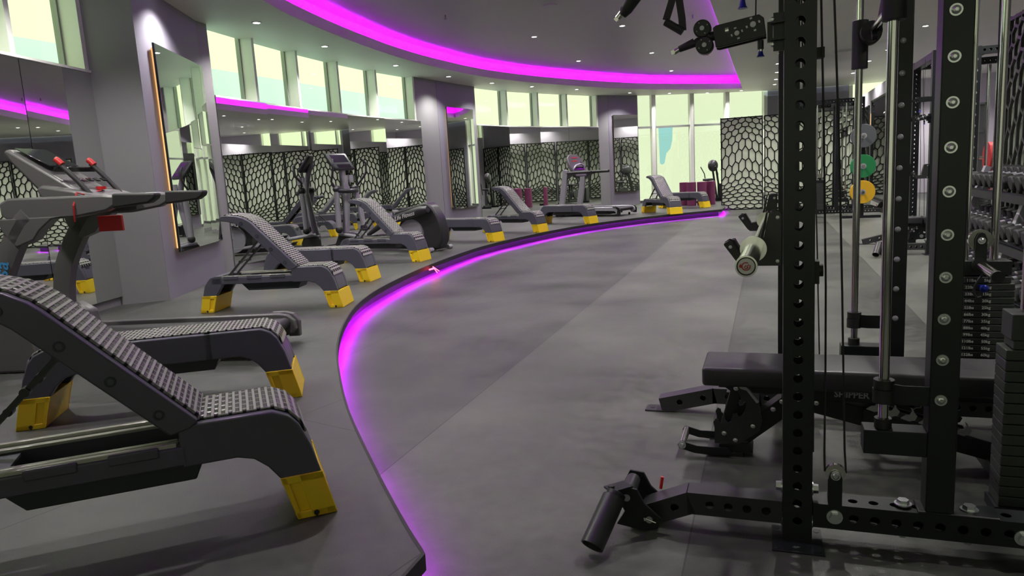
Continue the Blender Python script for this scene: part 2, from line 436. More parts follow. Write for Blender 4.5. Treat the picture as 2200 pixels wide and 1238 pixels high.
# walls behind the mirrors, window bands above
winno = [0]
def bay(pts, name, z_sill=SILL, gm=None):
    w = MB()
    for i in range(len(pts) - 1): quadseg(w, pts[i], pts[i + 1], 0, z_sill - .012, .02, .30, .0, .0)
    struct(w.build('wall_' + name, m_wall, smooth=False))
    for i in range(len(pts) - 1):
        winno[0] += 1; p, q = pts[i], pts[i + 1]
        root = empty_struct('window_%d' % winno[0])
        s = MB(); quadseg(s, p, q, z_sill - .012, z_sill + .012, -.02, .26); s.build('window_sill', m_fin, root)
        g = MB(); quadseg(g, p, q, z_sill, CEIL + .1, .20, .212); g.build('pane', gm or m_glass, root, smooth=False)
        f = MB(); quadseg(f, p, q, z_sill, z_sill + .03, .19, .225)
        P = V(*p); Q = V(*q); d = (Q - P).normalized()
        for c in (P + d * .0, Q - d * .085):
            quadseg(f, tuple(c), tuple(c + d * .025), z_sill, CEIL + .05, .18, .24)
        f.build('frame', m_alu, root)
        k = MB(); c = Q - d * .06
        quadseg(k, tuple(c), tuple(Q + d * .0), z_sill, CEIL + .05, .0, .24); k.build('mullion', m_fin, root)
bay(bay0, 'near_left'); bay(bay1, 'left'); bay(bay2, 'far_left', gm=m_glass_mid)

def prismcol(pts, name, m, extra):
    poly = pts + extra
    return struct(MB().prism(poly, 0, CEIL + .1, 'xy').build(name, m, smooth=False))
def facecol(pts, name, extra):
    """column: grey prism, with the face turned to the hall painted lilac grey"""
    root = empty_struct(name)
    MB().prism(pts + extra, 0, CEIL + .1, 'xy').build('column_body', m_wall, root, smooth=False)
    return root
c1 = facecol(col1, 'wall_column_1', [(-6.95, 7.72), (-6.45, 5.42)])
s = MB(); quadseg(s, col1[1], col1[2], PLAT, CEIL, -.006, .004); s.build('hall_face', m_lilac, c1, smooth=False)
c2 = facecol(col2, 'wall_column_2', [(-6.90, 16.25), (-7.12, 13.85)])
s = MB(); quadseg(s, col2[1], col2[2], PLAT, CEIL, -.006, .004); s.build('hall_face', m_lilac, c2, smooth=False)
c3 = facecol(col3, 'wall_column_3', [(-3.85, 22.15), (-4.85, 21.02)])
s = MB(); quadseg(s, col3[1], col3[2], PLAT, CEIL, -.006, .004); s.build('hall_face', m_lilac, c3, smooth=False)

# skirting strips on the platform
for k, (a, b) in enumerate([(bay1[0], bay1[1]), (bay1[1], bay1[2]), (bay1[2], bay1[3]), (bay1[3], bay1[4]), (bay1[4], bay1[5]), (bay2[0], bay2[1]), (bay2[1], bay2[2]), (bay2[2], bay2[3]), (bay2[3], bay2[4])]):
    s = MB(); quadseg(s, a, b, PLAT, PLAT + .09, -.03, .03); struct(s.build('baseboard_%d' % (k + 1), m_wall, smooth=False))

# far full-height glazing
w = MB()
for i in range(4): quadseg(w, bay3[i], bay3[i + 1], 0, PLAT + .06, .02, .2)
struct(w.build('wall_far_base', m_wall, smooth=False))
for i in range(4):
    winno[0] += 1; p, q = bay3[i], bay3[i + 1]; root = empty_struct('window_%d' % winno[0])
    P = V(*p); Q = V(*q); d = (Q - P).normalized()
    g = MB(); quadseg(g, p, q, PLAT, CEIL + .1, .06, .072); g.build('pane', m_glass_far, root, smooth=False)
    f = MB(); quadseg(f, p, q, 2.39, 2.45, .02, .10); quadseg(f, p, q, PLAT, PLAT + .08, .02, .10)
    quadseg(f, tuple(Q - d * .02), tuple(Q), PLAT, CEIL, .0, .12); f.build('frame', m_alu, root)
    k = MB(); quadseg(k, tuple(Q - d * .13), tuple(Q - d * .02), PLAT, CEIL, .0, .14); k.build('mullion', m_fin, root)

P_, Q_ = V(*bay3[1]), V(*bay3[2]); d_ = (Q_ - P_).normalized(); ang_ = math.atan2(d_.y, d_.x)
film = MB().prism([(.10, 2.39), (.56, 2.39), (.54, 2.0), (.47, 1.75), (.34, 1.62), (.27, 1.32), (.20, 1.28), (.12, 1.32)], .05, .054).build('window_film', m_film)
film.location = (P_.x, P_.y, 0); film.rotation_euler = (0, 0, ang_); tag(film, 'torn bluish patch of window film on the far glazing below the crossbar', 'window film')
# back, right and rear walls
s = MB(); quadseg(s, (0, 24.33), (2.35, 24.8), 0, CEIL + .1, 0, .3); struct(s.build('wall_back', m_lilac, smooth=False))
s = MB(); s.box(3.75, 6.6, 24.8, 25.0, 0, CEIL + .1); s.box(2.35, 3.75, 24.8, 25, 0, 1.2); struct(s.build('wall_back_right', m_pale, smooth=False))
winno[0] += 1; root = empty_struct('window_%d' % winno[0])
MB().box(2.35, 3.75, 24.88, 24.9, 1.2, CEIL + .1).build('pane', m_glass, root)
f = MB(); f.box(2.35, 2.45, 24.8, 24.95, 1.2, CEIL); f.box(2.62, 2.68, 24.8, 24.95, 1.2, CEIL); f.box(3.69, 3.75, 24.8, 24.95, 1.2, CEIL); f.build('frame', m_fin, root)
s = MB(); s.box(6.5, 6.7, -3, 25, 0, CEIL + .6); struct(s.build('wall_right', m_pale, smooth=False))
s = MB(); s.box(-2.9, 6.6, -3.2, -3.0, 0, .5); s.box(-2.9, 6.6, -3.2, -3.0, 3.2, CEIL + .6); s.box(-2.9, -2.4, -3.2, -3.0, .5, 3.2); s.box(5.2, 6.6, -3.2, -3.0, .5, 3.2)
struct(s.build('wall_rear', m_wall, smooth=False))
winno[0] += 1; root = empty_struct('window_%d' % winno[0])
MB().box(-2.4, 5.2, -3.12, -3.1, .5, 3.2).build('pane', m_glass_rear_dim, root)
f = MB()
for x in (-2.4, -1.1, .15, 1.4, 2.65, 3.9, 5.12): f.box(x, x + .08, -3.18, -3.02, .5, 3.2)
f.box(-2.4, 5.2, -3.17, -3.03, 2.4, 2.46)
f.build('frame', m_alu, root)
s = MB(); quadseg(s, (-2.7, -3.0), (-3.5, -1.4), 0, CEIL + .1, 0, .2); struct(s.build('wall_near_left_return', m_wall, smooth=False))
# partition on the right with its white skirting
s = MB(); s.box(2.40, 2.56, 15.95, 24.8, 0, 2.8); struct(s.build('wall_partition', m_pale, smooth=False))
s = MB(); s.box(2.375, 2.40, 15.93, 24.6, 0, .13); s.box(2.375, 2.58, 15.92, 15.95, 0, .13); struct(s.build('baseboard_partition', m_base, smooth=False))

# ceiling with the D-shaped recess
dsh_raw = [(-.72, 22.85), (-2.14, 21.65), (-3.48, 20.13), (-4.87, 17.58), (-5.71, 15.27), (-6.0, 13.2), (-6.05, 11.58), (-5.92, 9.87), (-5.69, 8.27), (-5.42, 7.14), (-4.75, 5.3), (-3.75, 3.5), (-2.4, 1.75), (-.72, .3)]
dsh = catmull(dsh_raw, 5)
def doff(off):
    n = len(dsh); out = []
    for i, p in enumerate(dsh):
        a = V(*dsh[max(i - 1, 0)]); b = V(*dsh[min(i + 1, n - 1)]); d = (b - a).normalized(); nn = V(d.y, -d.x)   # points outside the D
        q = V(*p) + nn * (-off if nn.x > 0 and 0 else off)
        out.append(q)
    c = V(-3, 11.5)
    if (out[n // 2] - c).length < (V(*dsh[n // 2]) - c).length and off > 0:
        out = [V(*p) * 2 - q for p, q in zip(dsh, out)]
    out[0] = V(-.72 + off, 22.85 + off * 1.6); out[-1] = V(-.72 + off, .3 - off * 1.6)
    return [tuple(q) for q in out]
hole = [V(p[0], p[1], 0) for p in dsh]; outer = [V(p[0] - (.2 if p[0] < 0 else -.1), p[1], 0) for p in outline]
def flat(polys, z, name, m, thick=0):
    tris = geometry.tessellate_polygon(polys); P = [p for pl in polys for p in pl]
    return struct(MB().add([(p.x, p.y, z) for p in P], [tuple(t) for t in tris]).build(name, m, smooth=False))
flat([outer, hole], CEIL, 'ceiling', m_ceil)
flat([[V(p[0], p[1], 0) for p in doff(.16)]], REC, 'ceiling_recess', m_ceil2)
def ringwall(mb, o0, z0, o1, z1):
    A = doff(o0) if o0 else dsh; B = doff(o1) if o1 else dsh; n = len(A)
    return mb.add([(p[0], p[1], z0) for p in A] + [(p[0], p[1], z1) for p in B], [(i, (i + 1) % n, (i + 1) % n + n, i + n) for i in range(n)])
s = MB(); ringwall(s, 0, CEIL, 0, 3.53); ringwall(s, 0, 3.53, .02, 3.53); ringwall(s, .02, 3.53, .02, 3.47); ringwall(s, .02, 3.47, .16, 3.47); ringwall(s, .16, 3.47, .16, REC)
struct(s.build('ceiling_cove', m_ceil, ang=50))
s = MB(); s.sweep([(x, y, 3.482) for x, y in doff(.045)], [(-.012, -.008), (.012, -.008), (.012, .008), (-.012, .008)], closed=True)
tag(s.build('cove_light_strip', m_led), 'magenta LED strip glowing inside the curved ceiling recess', 'light strip')

# outdoors
s = MB(); s.box(-10.4, -9.5, -6, 19.5, -6, 3.45); s.box(-9.3, -7.6, 58, 62, -6, 4.4); s.add([(-60, -40, -6), (60, -40, -6), (60, 160, -6), (-60, 160, -6)], [(0, 1, 2, 3)])
root = empty_struct('exterior')
MB().box(-10.4, -9.5, -6, 19.5, -6, 3.45).build('neighbour_facade', m_teal, root, smooth=False)
MB().box(-60, 60, -40, 160, -6.3, -6).build('terrace', m_tan, root, smooth=False)

# lamps
def make_downlight():
    t = thing('downlight', '', 'ceiling light')
    r = MB(); r.pipe((0, 0, -.006), (0, 0, .004), .062, .045, 24); r.build('ring', m_trimw, t)
    MB().cyl((0, 0, .0), (0, 0, .003), .045, n=20).build('lens', m_lens, t)
    L = bpy.data.lights.new('lamp', 'SPOT'); L.energy = DOWNLIGHT_W; L.spot_size = math.radians(125); L.spot_blend = .7; L.shadow_soft_size = .05; L.color = (1, .97, .92)
    lo = bpy.data.objects.new('lamp', L); COL.objects.link(lo); lo.parent = t; lo.location = (0, 0, -.03)
    return t
dl = make_downlight(); used_dl = [False]
def put_light(x, y, z, label, group):
    c = dl if not used_dl[0] else copy_tree(dl); used_dl[0] = True
    c.location = (x, y, z - .004); c['label'] = label; c['group'] = group
rows = [('the row along the mirrored wall', [(-4.3, 2.3), (-5.2, 4.4), (-5.85, 6.35), (-6.21, 8.01), (-6.45, 9.89), (-6.5, 12.25), (-6.36, 14.29), (-6.03, 15.99), (-5.5, 17.38), (-4.75, 18.9), (-3.73, 21.03), (-2.76, 22.21), (-1.74, 23.15), (-.76, 23.38)], CEIL),
        ('the straight row beside the recess', [(.23, 4.6), (.23, 6.2), (.23, 7.8), (.23, 9.4), (.23, 11.01), (.24, 12.64), (.25, 14.41), (.24, 15.99), (.21, 17.7), (.21, 19.41), (.2, 21.05), (.18, 22.43)], CEIL),
        ('the outer line inside the recess', [(-4.07, 6.25), (-4.07, 9.7), (-4.07, 13.15), (-4.1, 16.6)], REC),
        ('the inner line inside the recess', [(-2.43, 2.8), (-2.43, 6.25), (-2.43, 9.7), (-2.43, 13.15), (-2.43, 16.6), (-2.43, 20.05)], REC),
        ('the row over the right-hand racks', [(2.4, 3.2), (2.5, 6.1), (2.5, 9.0), (2.5, 11.8), (2.55, 14.5), (2.35, 17.2), (2.2, 18.9), (2.1, 21.3)], CEIL),
        ('the dumbbell row, partly added fill', [(4.2, 5.0), (4.2, 9.3), (4.1, 13.6), (4.0, 17.94), (3.9, 21.5), (5.4, 7.0), (5.4, 11.4), (5.4, 15.8), (5.4, 20.0), (3.6, 23.6), (5.0, 23.6)], CEIL)]  # outer line and wall-wash pair are added lamps, brightening the right background
for nm, pts, z in rows:
    for i, (x, y) in enumerate(pts):
        put_light(x, y, z, 'small round white downlight, %s from the camera in %s' % (ORD[i], nm), 'ceiling downlights')
def vent(x, y, label, n=5, L=.6):
    t = thing('ceiling_vent', label, 'air vent', (x, y, CEIL - .002))
    f = MB(); f.box(-L / 2, L / 2, -.11, .11, -.012, 0); f.build('frame', m_ceil, t)
    for i in range(n):
        MB().bar((-L / 2 + .03, -.08 + i * .04, -.018), (L / 2 - .03, -.08 + i * .04, -.018), .02, .003, (0, .6, 1)).build('slat', m_trimw, t)
vent(1.42, 11.2, 'slotted air vent beside the tall perforated post, nearer of the two'); vent(1.55, 16.6, 'slotted air vent further off, above the pulley cables')
for i, (x, y, z, lb) in enumerate([(-4.05, 8.0, REC, 'tiny ceiling sprinkler near the magenta band, closest to camera'), (-4.7, 10.6, REC, 'tiny ceiling sprinkler near the magenta band, second along'), (-1.2, 13.0, REC, 'tiny ceiling sprinkler beside the straight magenta edge'), (-1.3, 17.5, REC, 'tiny red ceiling sprinkler near the far corner of the recess')]):
    t = thing('sprinkler', lb, 'sprinkler', (x, y, z)); MB().cyl((0, 0, 0), (0, 0, -.05), .012).build('stem', m_alu, t)
    MB().cyl((0, 0, -.06), (0, 0, -.064), .03).cyl((0, 0, -.05), (0, 0, -.06), .006).build('deflector', m_red if i == 3 else m_alu, t)
MB_s = MB().cyl((-3.1, 10.9, REC), (-3.1, 10.9, REC - .02), .12, .10, 28)
tag(MB_s.build('round_vent', m_ceil2), 'round flat ceiling speaker in the middle of the recess', 'speaker')

# wall mirrors
def mirror_row(pts, where, a=0, gap=.004, lean=0.):
    for i in range(a, len(pts) - 1):
        P = V(*pts[i]); Q = V(*pts[i + 1]); d = (Q - P).normalized(); Q = Q + V(d.y, -d.x) * lean
        s = MB(); quadseg(s, tuple(P), tuple(Q), PLAT + .09, SILL - .015, -.012, -.002, -gap, -gap)
        tag(s.build('wall_mirror', m_mirror, smooth=False), 'tall frameless wall mirror, %s panel from the camera %s' % (ORD[i - a], where), 'mirror', 'frameless mirror panels')
mirror_row(bay0, 'before the nearest column', 1); mirror_row(bay1, 'between the first and second columns', lean=.09); mirror_row(bay2, 'between the second and third columns')
def col_mirror(p, q, z0, z1, label):
    t = thing('column_mirror', label, 'mirror', (p[0], p[1], 0))
    pp = (0, 0); qq = (q[0] - p[0], q[1] - p[1])
    s = MB(); quadseg(s, pp, qq, z0, z1, -.060, -.055); s.build('mirror_glass', m_mirror, t, smooth=False)
    s = MB(); quadseg(s, pp, qq, z0 - .004, z1 + .004, -.054, -.035, .006, .006); s.build('backing', m_black, t, smooth=False)
    s = MB(); quadseg(s, pp, qq, z0 + .04, z1 - .04, -.034, -.006, -.035, -.035); s.build('light_box', m_gold, t, smooth=False)
col_mirror((-6.03, 6.01), (-6.70, 7.40), .625, 2.80, 'rectangular mirror with warm backlight on the nearest column')
col_mirror((-6.81, 14.96), (-6.66, 16.12), .54, 2.82, 'rectangular mirror with warm backlight on the second column')
col_mirror((-4.325, 21.335), (-3.73, 21.98), .55, 2.80, 'small-looking rectangular mirror with warm backlight on the farthest column')

# lattice screens
def lattice_mesh(W_, H_, cx, mir=1, seed=0):
    mb = MB(); p = .172; rows_ = int(H_ / (p * .87)) + 14
    def warp(u, v):
        a = math.exp(-((v - 1.5) / .85) ** 2); b = math.exp(-((v - .15) / .5) ** 2)
        d = abs(u - cx)
        z = v * .68 + .38 * math.tanh((v - 1.45) / .30) + .38 - .42 * a * d
        x = u + (u - cx) * (.25 * math.exp(-((v - .3) / .6) ** 2) - .06 * a)
        return x, z
    edges = {}
    ks = p / math.sqrt(3)
    for r in range(-6, rows_):
        for c in range(-6, int(W_ / p) + 8):
            u0 = c * p + (p / 2 if r % 2 else 0) + cx; v0 = r * ks * 1.5
            pts = [(u0 + ks * math.sin(PI / 3 * k), v0 + ks * math.cos(PI / 3 * k)) for k in range(6)]
            for k in range(6):
                a = pts[k]; b = pts[(k + 1) % 6]; key = tuple(sorted([(round(a[0], 4), round(a[1], 4)), (round(b[0], 4), round(b[1], 4))]))
                edges[key] = (a, b)
    for a, b in edges.values():
        A = warp(*a); B = warp(*b)
        # clip to the frame
        t0, t1 = 0., 1.; dx = B[0] - A[0]; dz = B[1] - A[1]; ok = True
        for pp, qq in ((-dx, A[0]), (dx, W_ - A[0]), (-dz, A[1]), (dz, H_ - A[1])):
            if abs(pp) < 1e-9:
                if qq < 0: ok = False
            else:
                r_ = qq / pp
                if pp < 0: t0 = max(t0, r_)
                else: t1 = min(t1, r_)
        if not ok or t1 - t0 < .02: continue
        A2 = (A[0] + dx * t0, A[1] + dz * t0); B2 = (A[0] + dx * t1, A[1] + dz * t1)
        if math.hypot(B2[0] - A2[0], B2[1] - A2[1]) < .006: continue
        mb.bar((A2[0], 0, A2[1]), (B2[0], 0, B2[1]), .027, .024, (0, 1, 0))
        mb.bar((B2[0] - .008, 0, B2[1]), (B2[0] + .008, 0, B2[1]), .018, .018, (0, 1, 0))
    return mb
lat_cache = {}
def lattice(loc, rz, W_, H_, cx, label, back=1):
    t = thing('lattice_screen', label, 'screen', loc, rz, 'black honeycomb screens')
    key = (round(W_, 2), round(H_, 2), round(cx, 2))
    if key in lat_cache:
        o = bpy.data.objects.new('lattice', lat_cache[key]); COL.objects.link(o); o.parent = t
    else:
        o = lattice_mesh(W_, H_, cx).build('lattice', m_lattice, t, smooth=False); lat_cache[key] = o.data
    f = MB(); f.box(0, W_, -.015, .015, 0, .03); f.box(0, W_, -.015, .015, H_ - .03, H_); f.box(0, .025, -.02, .02, 0, H_); f.box(W_ - .025, W_, -.02, .02, 0, H_)
    f.build('frame', m_lattice, t)
    MB().box(.02, W_ - .02, .022 * back, .030 * back, .02, H_ - .02).build('frosted_backing', m_backer, t, smooth=False)  # frosted panel, made pale and translucent to brighten the lattice cells
lattice((-1.14, 19.36, .01), .0, 1.02, 2.34, .60, 'black honeycomb lattice screen at the end of the platform, beside the foam rollers')
lattice((-.09, 19.36, .01), .0, 1.02, 2.34, 0., 'black honeycomb lattice screen behind the tall perforated post')
lattice((.955, 19.36, .01), .0, 1.06, 2.34, 1.06, 'black honeycomb lattice screen behind the rack with coloured plates')
lattice((2.30, 24.35, .12), -PI / 2, 1.16, 2.28, 0.3, 'black honeycomb lattice screen on the partition wall in the corner behind the others')
lattice((2.30, 23.16, .12), -PI / 2, 1.16, 2.28, 0., 'black honeycomb lattice screen on the partition wall, second from the corner behind')
lattice((.05, 24.20, .01), .2, 1.1, 2.34, .6, 'black honeycomb lattice screen on the back wall beside the glazing')
lattice((1.16, 24.42, .01), .2, 1.08, 2.34, 0., 'black honeycomb lattice screen on the back wall beside the partition')
lattice((2.30, 21.95, .12), -PI / 2, 1.18, 2.28, 1.06, 'black honeycomb lattice screen fixed to the partition wall, farther panel')
lattice((2.30, 20.74, .12), -PI / 2, 1.16, 2.28, 0., 'black honeycomb lattice screen fixed to the partition wall, next to the tall mirror')
for i, y in enumerate((7.72, 6.5, 5.28)):
    lattice((2.02, y, .0), -PI / 2, 1.18, 2.36, .6, 'black honeycomb lattice screen behind the dumbbell rack, %s from its far end' % ORD[i])
s = MB(); s.box(1.99, 2.06, 7.75, 7.83, 0, 2.38); tag(s.build('screen_post', m_black), 'black square post at the far end of the dumbbell screens', 'post')
s = MB(); s.box(2.12, 2.24, 3.9, 7.7, 0, 2.3); struct(s.build('wall_dumbbell', m_wall, smooth=False))
# tall mirror on the partition
t = thing('partition_mirror', 'tall black framed mirror with gold light line on the partition wall', 'mirror', (2.36, 0, 0))
MB().box(-.012, 0, 16.3, 19.4, .25, 2.45).build('mirror_glass', m_mirror, t, smooth=False)
f = MB(); f.box(-.03, .015, 19.4, 19.56, .2, 2.5); f.box(-.03, .015, 16.2, 16.3, .2, 2.5); f.box(-.03, .015, 16.2, 19.5, 2.45, 2.5); f.box(-.03, .015, 16.2, 19.5, .2, .25); f.build('frame', m_black, t)
MB().box(-.034, -.030, 19.46, 19.50, 1.5, 2.2).build('light_line', m_gold, t)

# ================================================================== DECK BENCHES
def deck_parts(t, incline):
    Wd = .16
    body = MB()
    # right hand block and legs (x from the centre, right end +)
    def X(s): return .56 - s
    R_ = [(X(-.055), .15), (X(-.03), .25), (X(.0), .325), (X(.03), .362), (X(.08), .385), (X(.36), .385), (X(.36), .25), (X(.20), .25), (X(.15), .235), (X(.11), .20), (X(.075), .15)]
    for y0, y1 in ((-Wd, -.115), (.115, Wd)): body.prism(R_, y0, y1)
    top = [(X(-.052), .16), (X(-.03), .25), (X(.0), .325), (X(.03), .362), (X(.08), .385), (X(.36), .385), (X(.36), .33), (X(.10), .33), (X(.05), .30), (X(.025), .24), (X(-.02), .16)]
    body.prism(top, -.115, .115)
    def Xl(s): return -.60 + s        # mirrored end
    hl = .385 if not incline else .335
    L_ = [(Xl(-.055), .15), (Xl(-.03), .24), (Xl(.0), hl - .05), (Xl(.03), hl - .018), (Xl(.08), hl), (Xl(.14), hl), (Xl(.14), .25), (Xl(.11), .20), (Xl(.075), .15)]
    if not incline: L_ = [(Xl(-.055), .15), (Xl(-.03), .25), (Xl(.0), .325), (Xl(.03), .362), (Xl(.08), .385), (Xl(.84), .385), (Xl(.84), .25), (Xl(.20), .25), (Xl(.15), .235), (Xl(.11), .20), (Xl(.075), .15)]
    for y0, y1 in ((-Wd, -.115), (.115, Wd)): body.prism(L_, y0, y1)
    tl = [(Xl(-.052), .16), (Xl(-.03), .24), (Xl(.0), hl - .05), (Xl(.03), hl - .018), (Xl(.08), hl), (Xl(.14), hl), (Xl(.14), hl - .05), (Xl(.08), hl - .06), (Xl(.02), .2), (Xl(-.02), .16)]
    body.prism(tl, -.115, .115)
    if incline:
        for y0, y1 in ((-Wd, -.118), (.118, Wd)): body.box(X(1.12), X(.34), y0, y1, .255, .318)
        # little ledges along the rails
        for k in range(3):
            for sg in (-1, 1): body.box(X(1.0 - k * .22), X(.86 - k * .22), sg * .160 - .006, sg * .160 + .006, .295, .330)
    body.build('frame', m_deck, t, bevel=.006)
    if incline:
        tr = MB()
        for sg in (-1, 1): tr.box(X(1.08), X(.37), sg * .10 - .012, sg * .10 + .012, .315, .326); tr.box(X(1.08), X(.37), sg * .146 - .010, sg * .146 + .010, .318, .332)
        tr.build('slide_track', m_track, t, bevel=.002)
        tb = MB(); tb.box(X(1.10), X(.84), -.088, .088, .300, .310); tb.cyl((X(.95), 0, .31), (X(.95), 0, .313), .035, n=24); tb.build('cover_plate', m_deck, t, bevel=.003)
        MB().box(X(.86), X(.35), -.10, .10, .245, .262).build('inner_tray', m_deckdk, t)
    tray = MB(); tray.prism([(X(.86), .25), (X(.30), .25), (X(.33), .185), (X(.80), .185)], -.105, .105); tray.build('storage_tray', m_deckdk, t, bevel=.004)
    # feet
    for nm, XX, sg in (('foot', X, 1), ('foot', Xl, -1)):
        f = MB(); poly = [(XX(-.056), .152), (XX(.076), .152), (XX(.035), 0), (XX(-.092), 0)]
        poly = poly if sg > 0 else poly
        f.prism(poly, -.152, .152)
        # raised rims on the two long sides leave the recessed panel of the photo
        for y0, y1 in ((-.163, -.150), (.150, .163)):
            f.prism([(XX(-.058), .155), (XX(.078), .155), (XX(.073), .128), (XX(-.064), .128)], y0, y1)
            f.prism([(XX(.078), .155), (XX(.036), 0), (XX(.020), 0), (XX(.058), .155)], y0, y1)
            f.prism([(XX(-.058), .155), (XX(-.094), 0), (XX(-.012), 0), (XX(.020), .155)], y0, y1)
            f.prism([(XX(.036), 0), (XX(-.094), 0), (XX(-.088), .026), (XX(.044), .026)], y0, y1)
        fo = f.build(nm, m_yellow, t, bevel=.003)
        k = MB()
        for sy in (-1, 1): k.cyl((XX(-.025), sy * .158, .014), (XX(-.025), sy * .1655, .014), .009, n=12); k.box(min(XX(-.028), XX(-.022)), max(XX(-.028), XX(-.022)), sy * .1645 - .001, sy * .1645 + .001, 0, .012)
        k.build('dark_foot_slot', m_rubberk, fo)  # dark disc and slit stand in for the shade inside a slot hole
    # end windows with dark inserts
    sl = MB()
    for XX, sg in ((X, 1), (Xl, -1)):
        for z0, y0, y1 in ((.205, -.03, .045), (.262, -.045, .045)) if not incline else ((.215, -.035, .035),):
            a = XX(-.048 + (z0 - .15) * .25 - .0025); b = XX(-.048 + (z0 + .038 - .15) * .25 - .0025)
            sl.prism([(a, z0), (b, z0 + .038), (b - .01 * sg, z0 + .038), (a - .01 * sg, z0)], y0, y1)
    sl.build('end_slot', m_rubberk, t)
    # textured top
    pd = MB(); pts = [(X(.36), .386), (X(.08), .386), (X(.03), .364), (X(.0), .327), (X(-.018), .285)]; 
    if not incline: pts = [(Xl(-.01), .30), (Xl(.0), .327), (Xl(.03), .364), (Xl(.08), .386)] + pts[1:]
    N = [(p[0], p[1] + .009) if .02 < i + 1 else p for i, p in enumerate(pts)]
    up = [(p[0] + (.007 if p[0] > .45 else (-.007 if p[0] < -.5 else 0)), p[1] + .008) for p in pts]
    pd.prism(pts + up[::-1], -.128, .128); pd.build('seat_pad', m_pad, t, bevel=.003, ang=50)
    if incline:
        a = math.radians(47); b = bpy.data.objects.new('backrest', None)
        slab = MB(); L = .80
        prof = [(0, 0), (0, -.03), (.03, -.085), (.56, -.088), (.62, -.098), (.68, -.122), (.73, -.155), (.765, -.185), (.785, -.190), (.80, -.175), (.795, -.150), (.76, -.105), (.70, -.055), (.64, -.020), (.58, -.003), (.54, 0)]
        # slab runs along +x of its own frame, top face at z=0
        for y0, y1 in ((-.165, -.125), (.125, .165)): slab.prism(prof, y0, y1)
        slab.prism([(0, 0), (0, -.035), (.55, -.035), (.62, -.048), (.69, -.085), (.75, -.14), (.77, -.17), (.80, -.165), (.795, -.150), (.76, -.105), (.70, -.055), (.64, -.020), (.58, -.003), (.54, 0)], -.125, .125)
        for k in range(3): slab.box(.06 + k * .19, .075 + k * .19, -.12, .12, -.075, -.03)
        o = slab.build('backrest', m_deck, t, bevel=.006)
        o.matrix_local = Matrix.Translation((X(.30), 0, .395)) @ Matrix(((-math.cos(a), 0, -math.sin(a) * -1 * -1, 0), (0, -1, 0, 0), (math.sin(a), 0, math.cos(a) * -1 * -1 * 1, 0), (0, 0, 0, 1))) if 0 else Matrix.Translation((X(.30), 0, .395)) @ TM((0, 0, 0), (-math.cos(a), 0, math.sin(a)), (0, -1, 0), (math.sin(a), 0, math.cos(a)))
        p = MB(); p.prism([(.0, 0), (.54, 0), (.58, -.003), (.64, -.020), (.70, -.055), (.76, -.105), (.795, -.150), (.803, -.147), (.768, -.099), (.707, -.048), (.645, -.012), (.583, .006), (.54, .010), (.0, .010)], -.128, .128); p.build('back_pad', m_pad, o, bevel=.002, ang=50)
        for u in (.10, .27, .44, .62):
            for sy in (-1, 1):
                w_ = -.052 if u < .6 else -.07
                bt = MB(); bt.pipe((u, sy * .160, w_), (u, sy * .168, w_), .016, .010, 16); bt.cyl((u, sy * .16, w_), (u, sy * .163, w_), .0105, n=12)
                bt.build('side_bolt', m_deckdk, o)
        st = MB()
        for sy in (-1, 1):
            st.bar((X(.66), sy * .085, .64), (X(.98), sy * .085, .325), .022, .016); st.box(X(.99) - .02, X(.97) + .02, sy * .085 - .02, sy * .085 + .02, .30, .33)
            for fz in (.3, .6): st.cyl((X(.66 + .32 * fz), sy * .085 - .02, .64 - .315 * fz), (X(.66 + .32 * fz), sy * .085 + .02, .64 - .315 * fz), .014, n=10)
        st.cyl((X(.85), -.085, .455), (X(.85), .085, .455), .008); st.cyl((X(.66), -.12, .64), (X(.66), .12, .64), .012)
        st.build('support_strut', m_satin, t)
deck_proto = {}
def deck(p0, ang, incline, label):
    """p0: near corner of the right-hand foot on the platform; ang: axis direction"""
    a = math.radians(ang)
    loc = (p0[0] - math.cos(a) * .56 - math.sin(a) * .16, p0[1] - math.sin(a) * .56 + math.cos(a) * .16, PLAT + .001)
    if incline in deck_proto: t = place(deck_proto[incline], loc, a, label, 'workout deck benches')
    else:
        t = thing('deck_bench', label, 'bench', loc, a, 'workout deck benches'); deck_parts(t, incline); deck_proto[incline] = t
    return t
deck((-1.452, 1.87), 41, True, 'inclined grey workout deck on yellow feet, closest to camera at the lower left')
deck((-2.40, 2.99), 33.5, False, 'flat grey workout deck on yellow feet, directly behind the closest inclined one')
deck((-3.70, 5.42), 15, True, 'inclined grey workout deck with thin struts, just past the rear end of the near treadmill')
deck((-4.28, 6.88), 8, False, 'flat grey workout deck just behind the second inclined one, in front of the mirrors')
deck((-4.516, 8.6), -2, True, 'inclined grey workout deck standing in front of the elliptical trainer')
deck((-4.39, 11.1), -14, False, 'flat grey workout deck just beyond the flywheel of the elliptical trainer')
deck((-4.084, 12.65), -17, True, 'inclined grey workout deck below the mirror of the second column')
deck((-3.53, 14.4), -20, False, 'flat grey workout deck standing beside the silver treadmill')
deck((-2.13, 16.5), -52, True, 'inclined grey workout deck in front of the tall far glazing')
deck((-1.58, 18.55), -25, False, 'flat grey workout deck in front of the plum foam rollers')

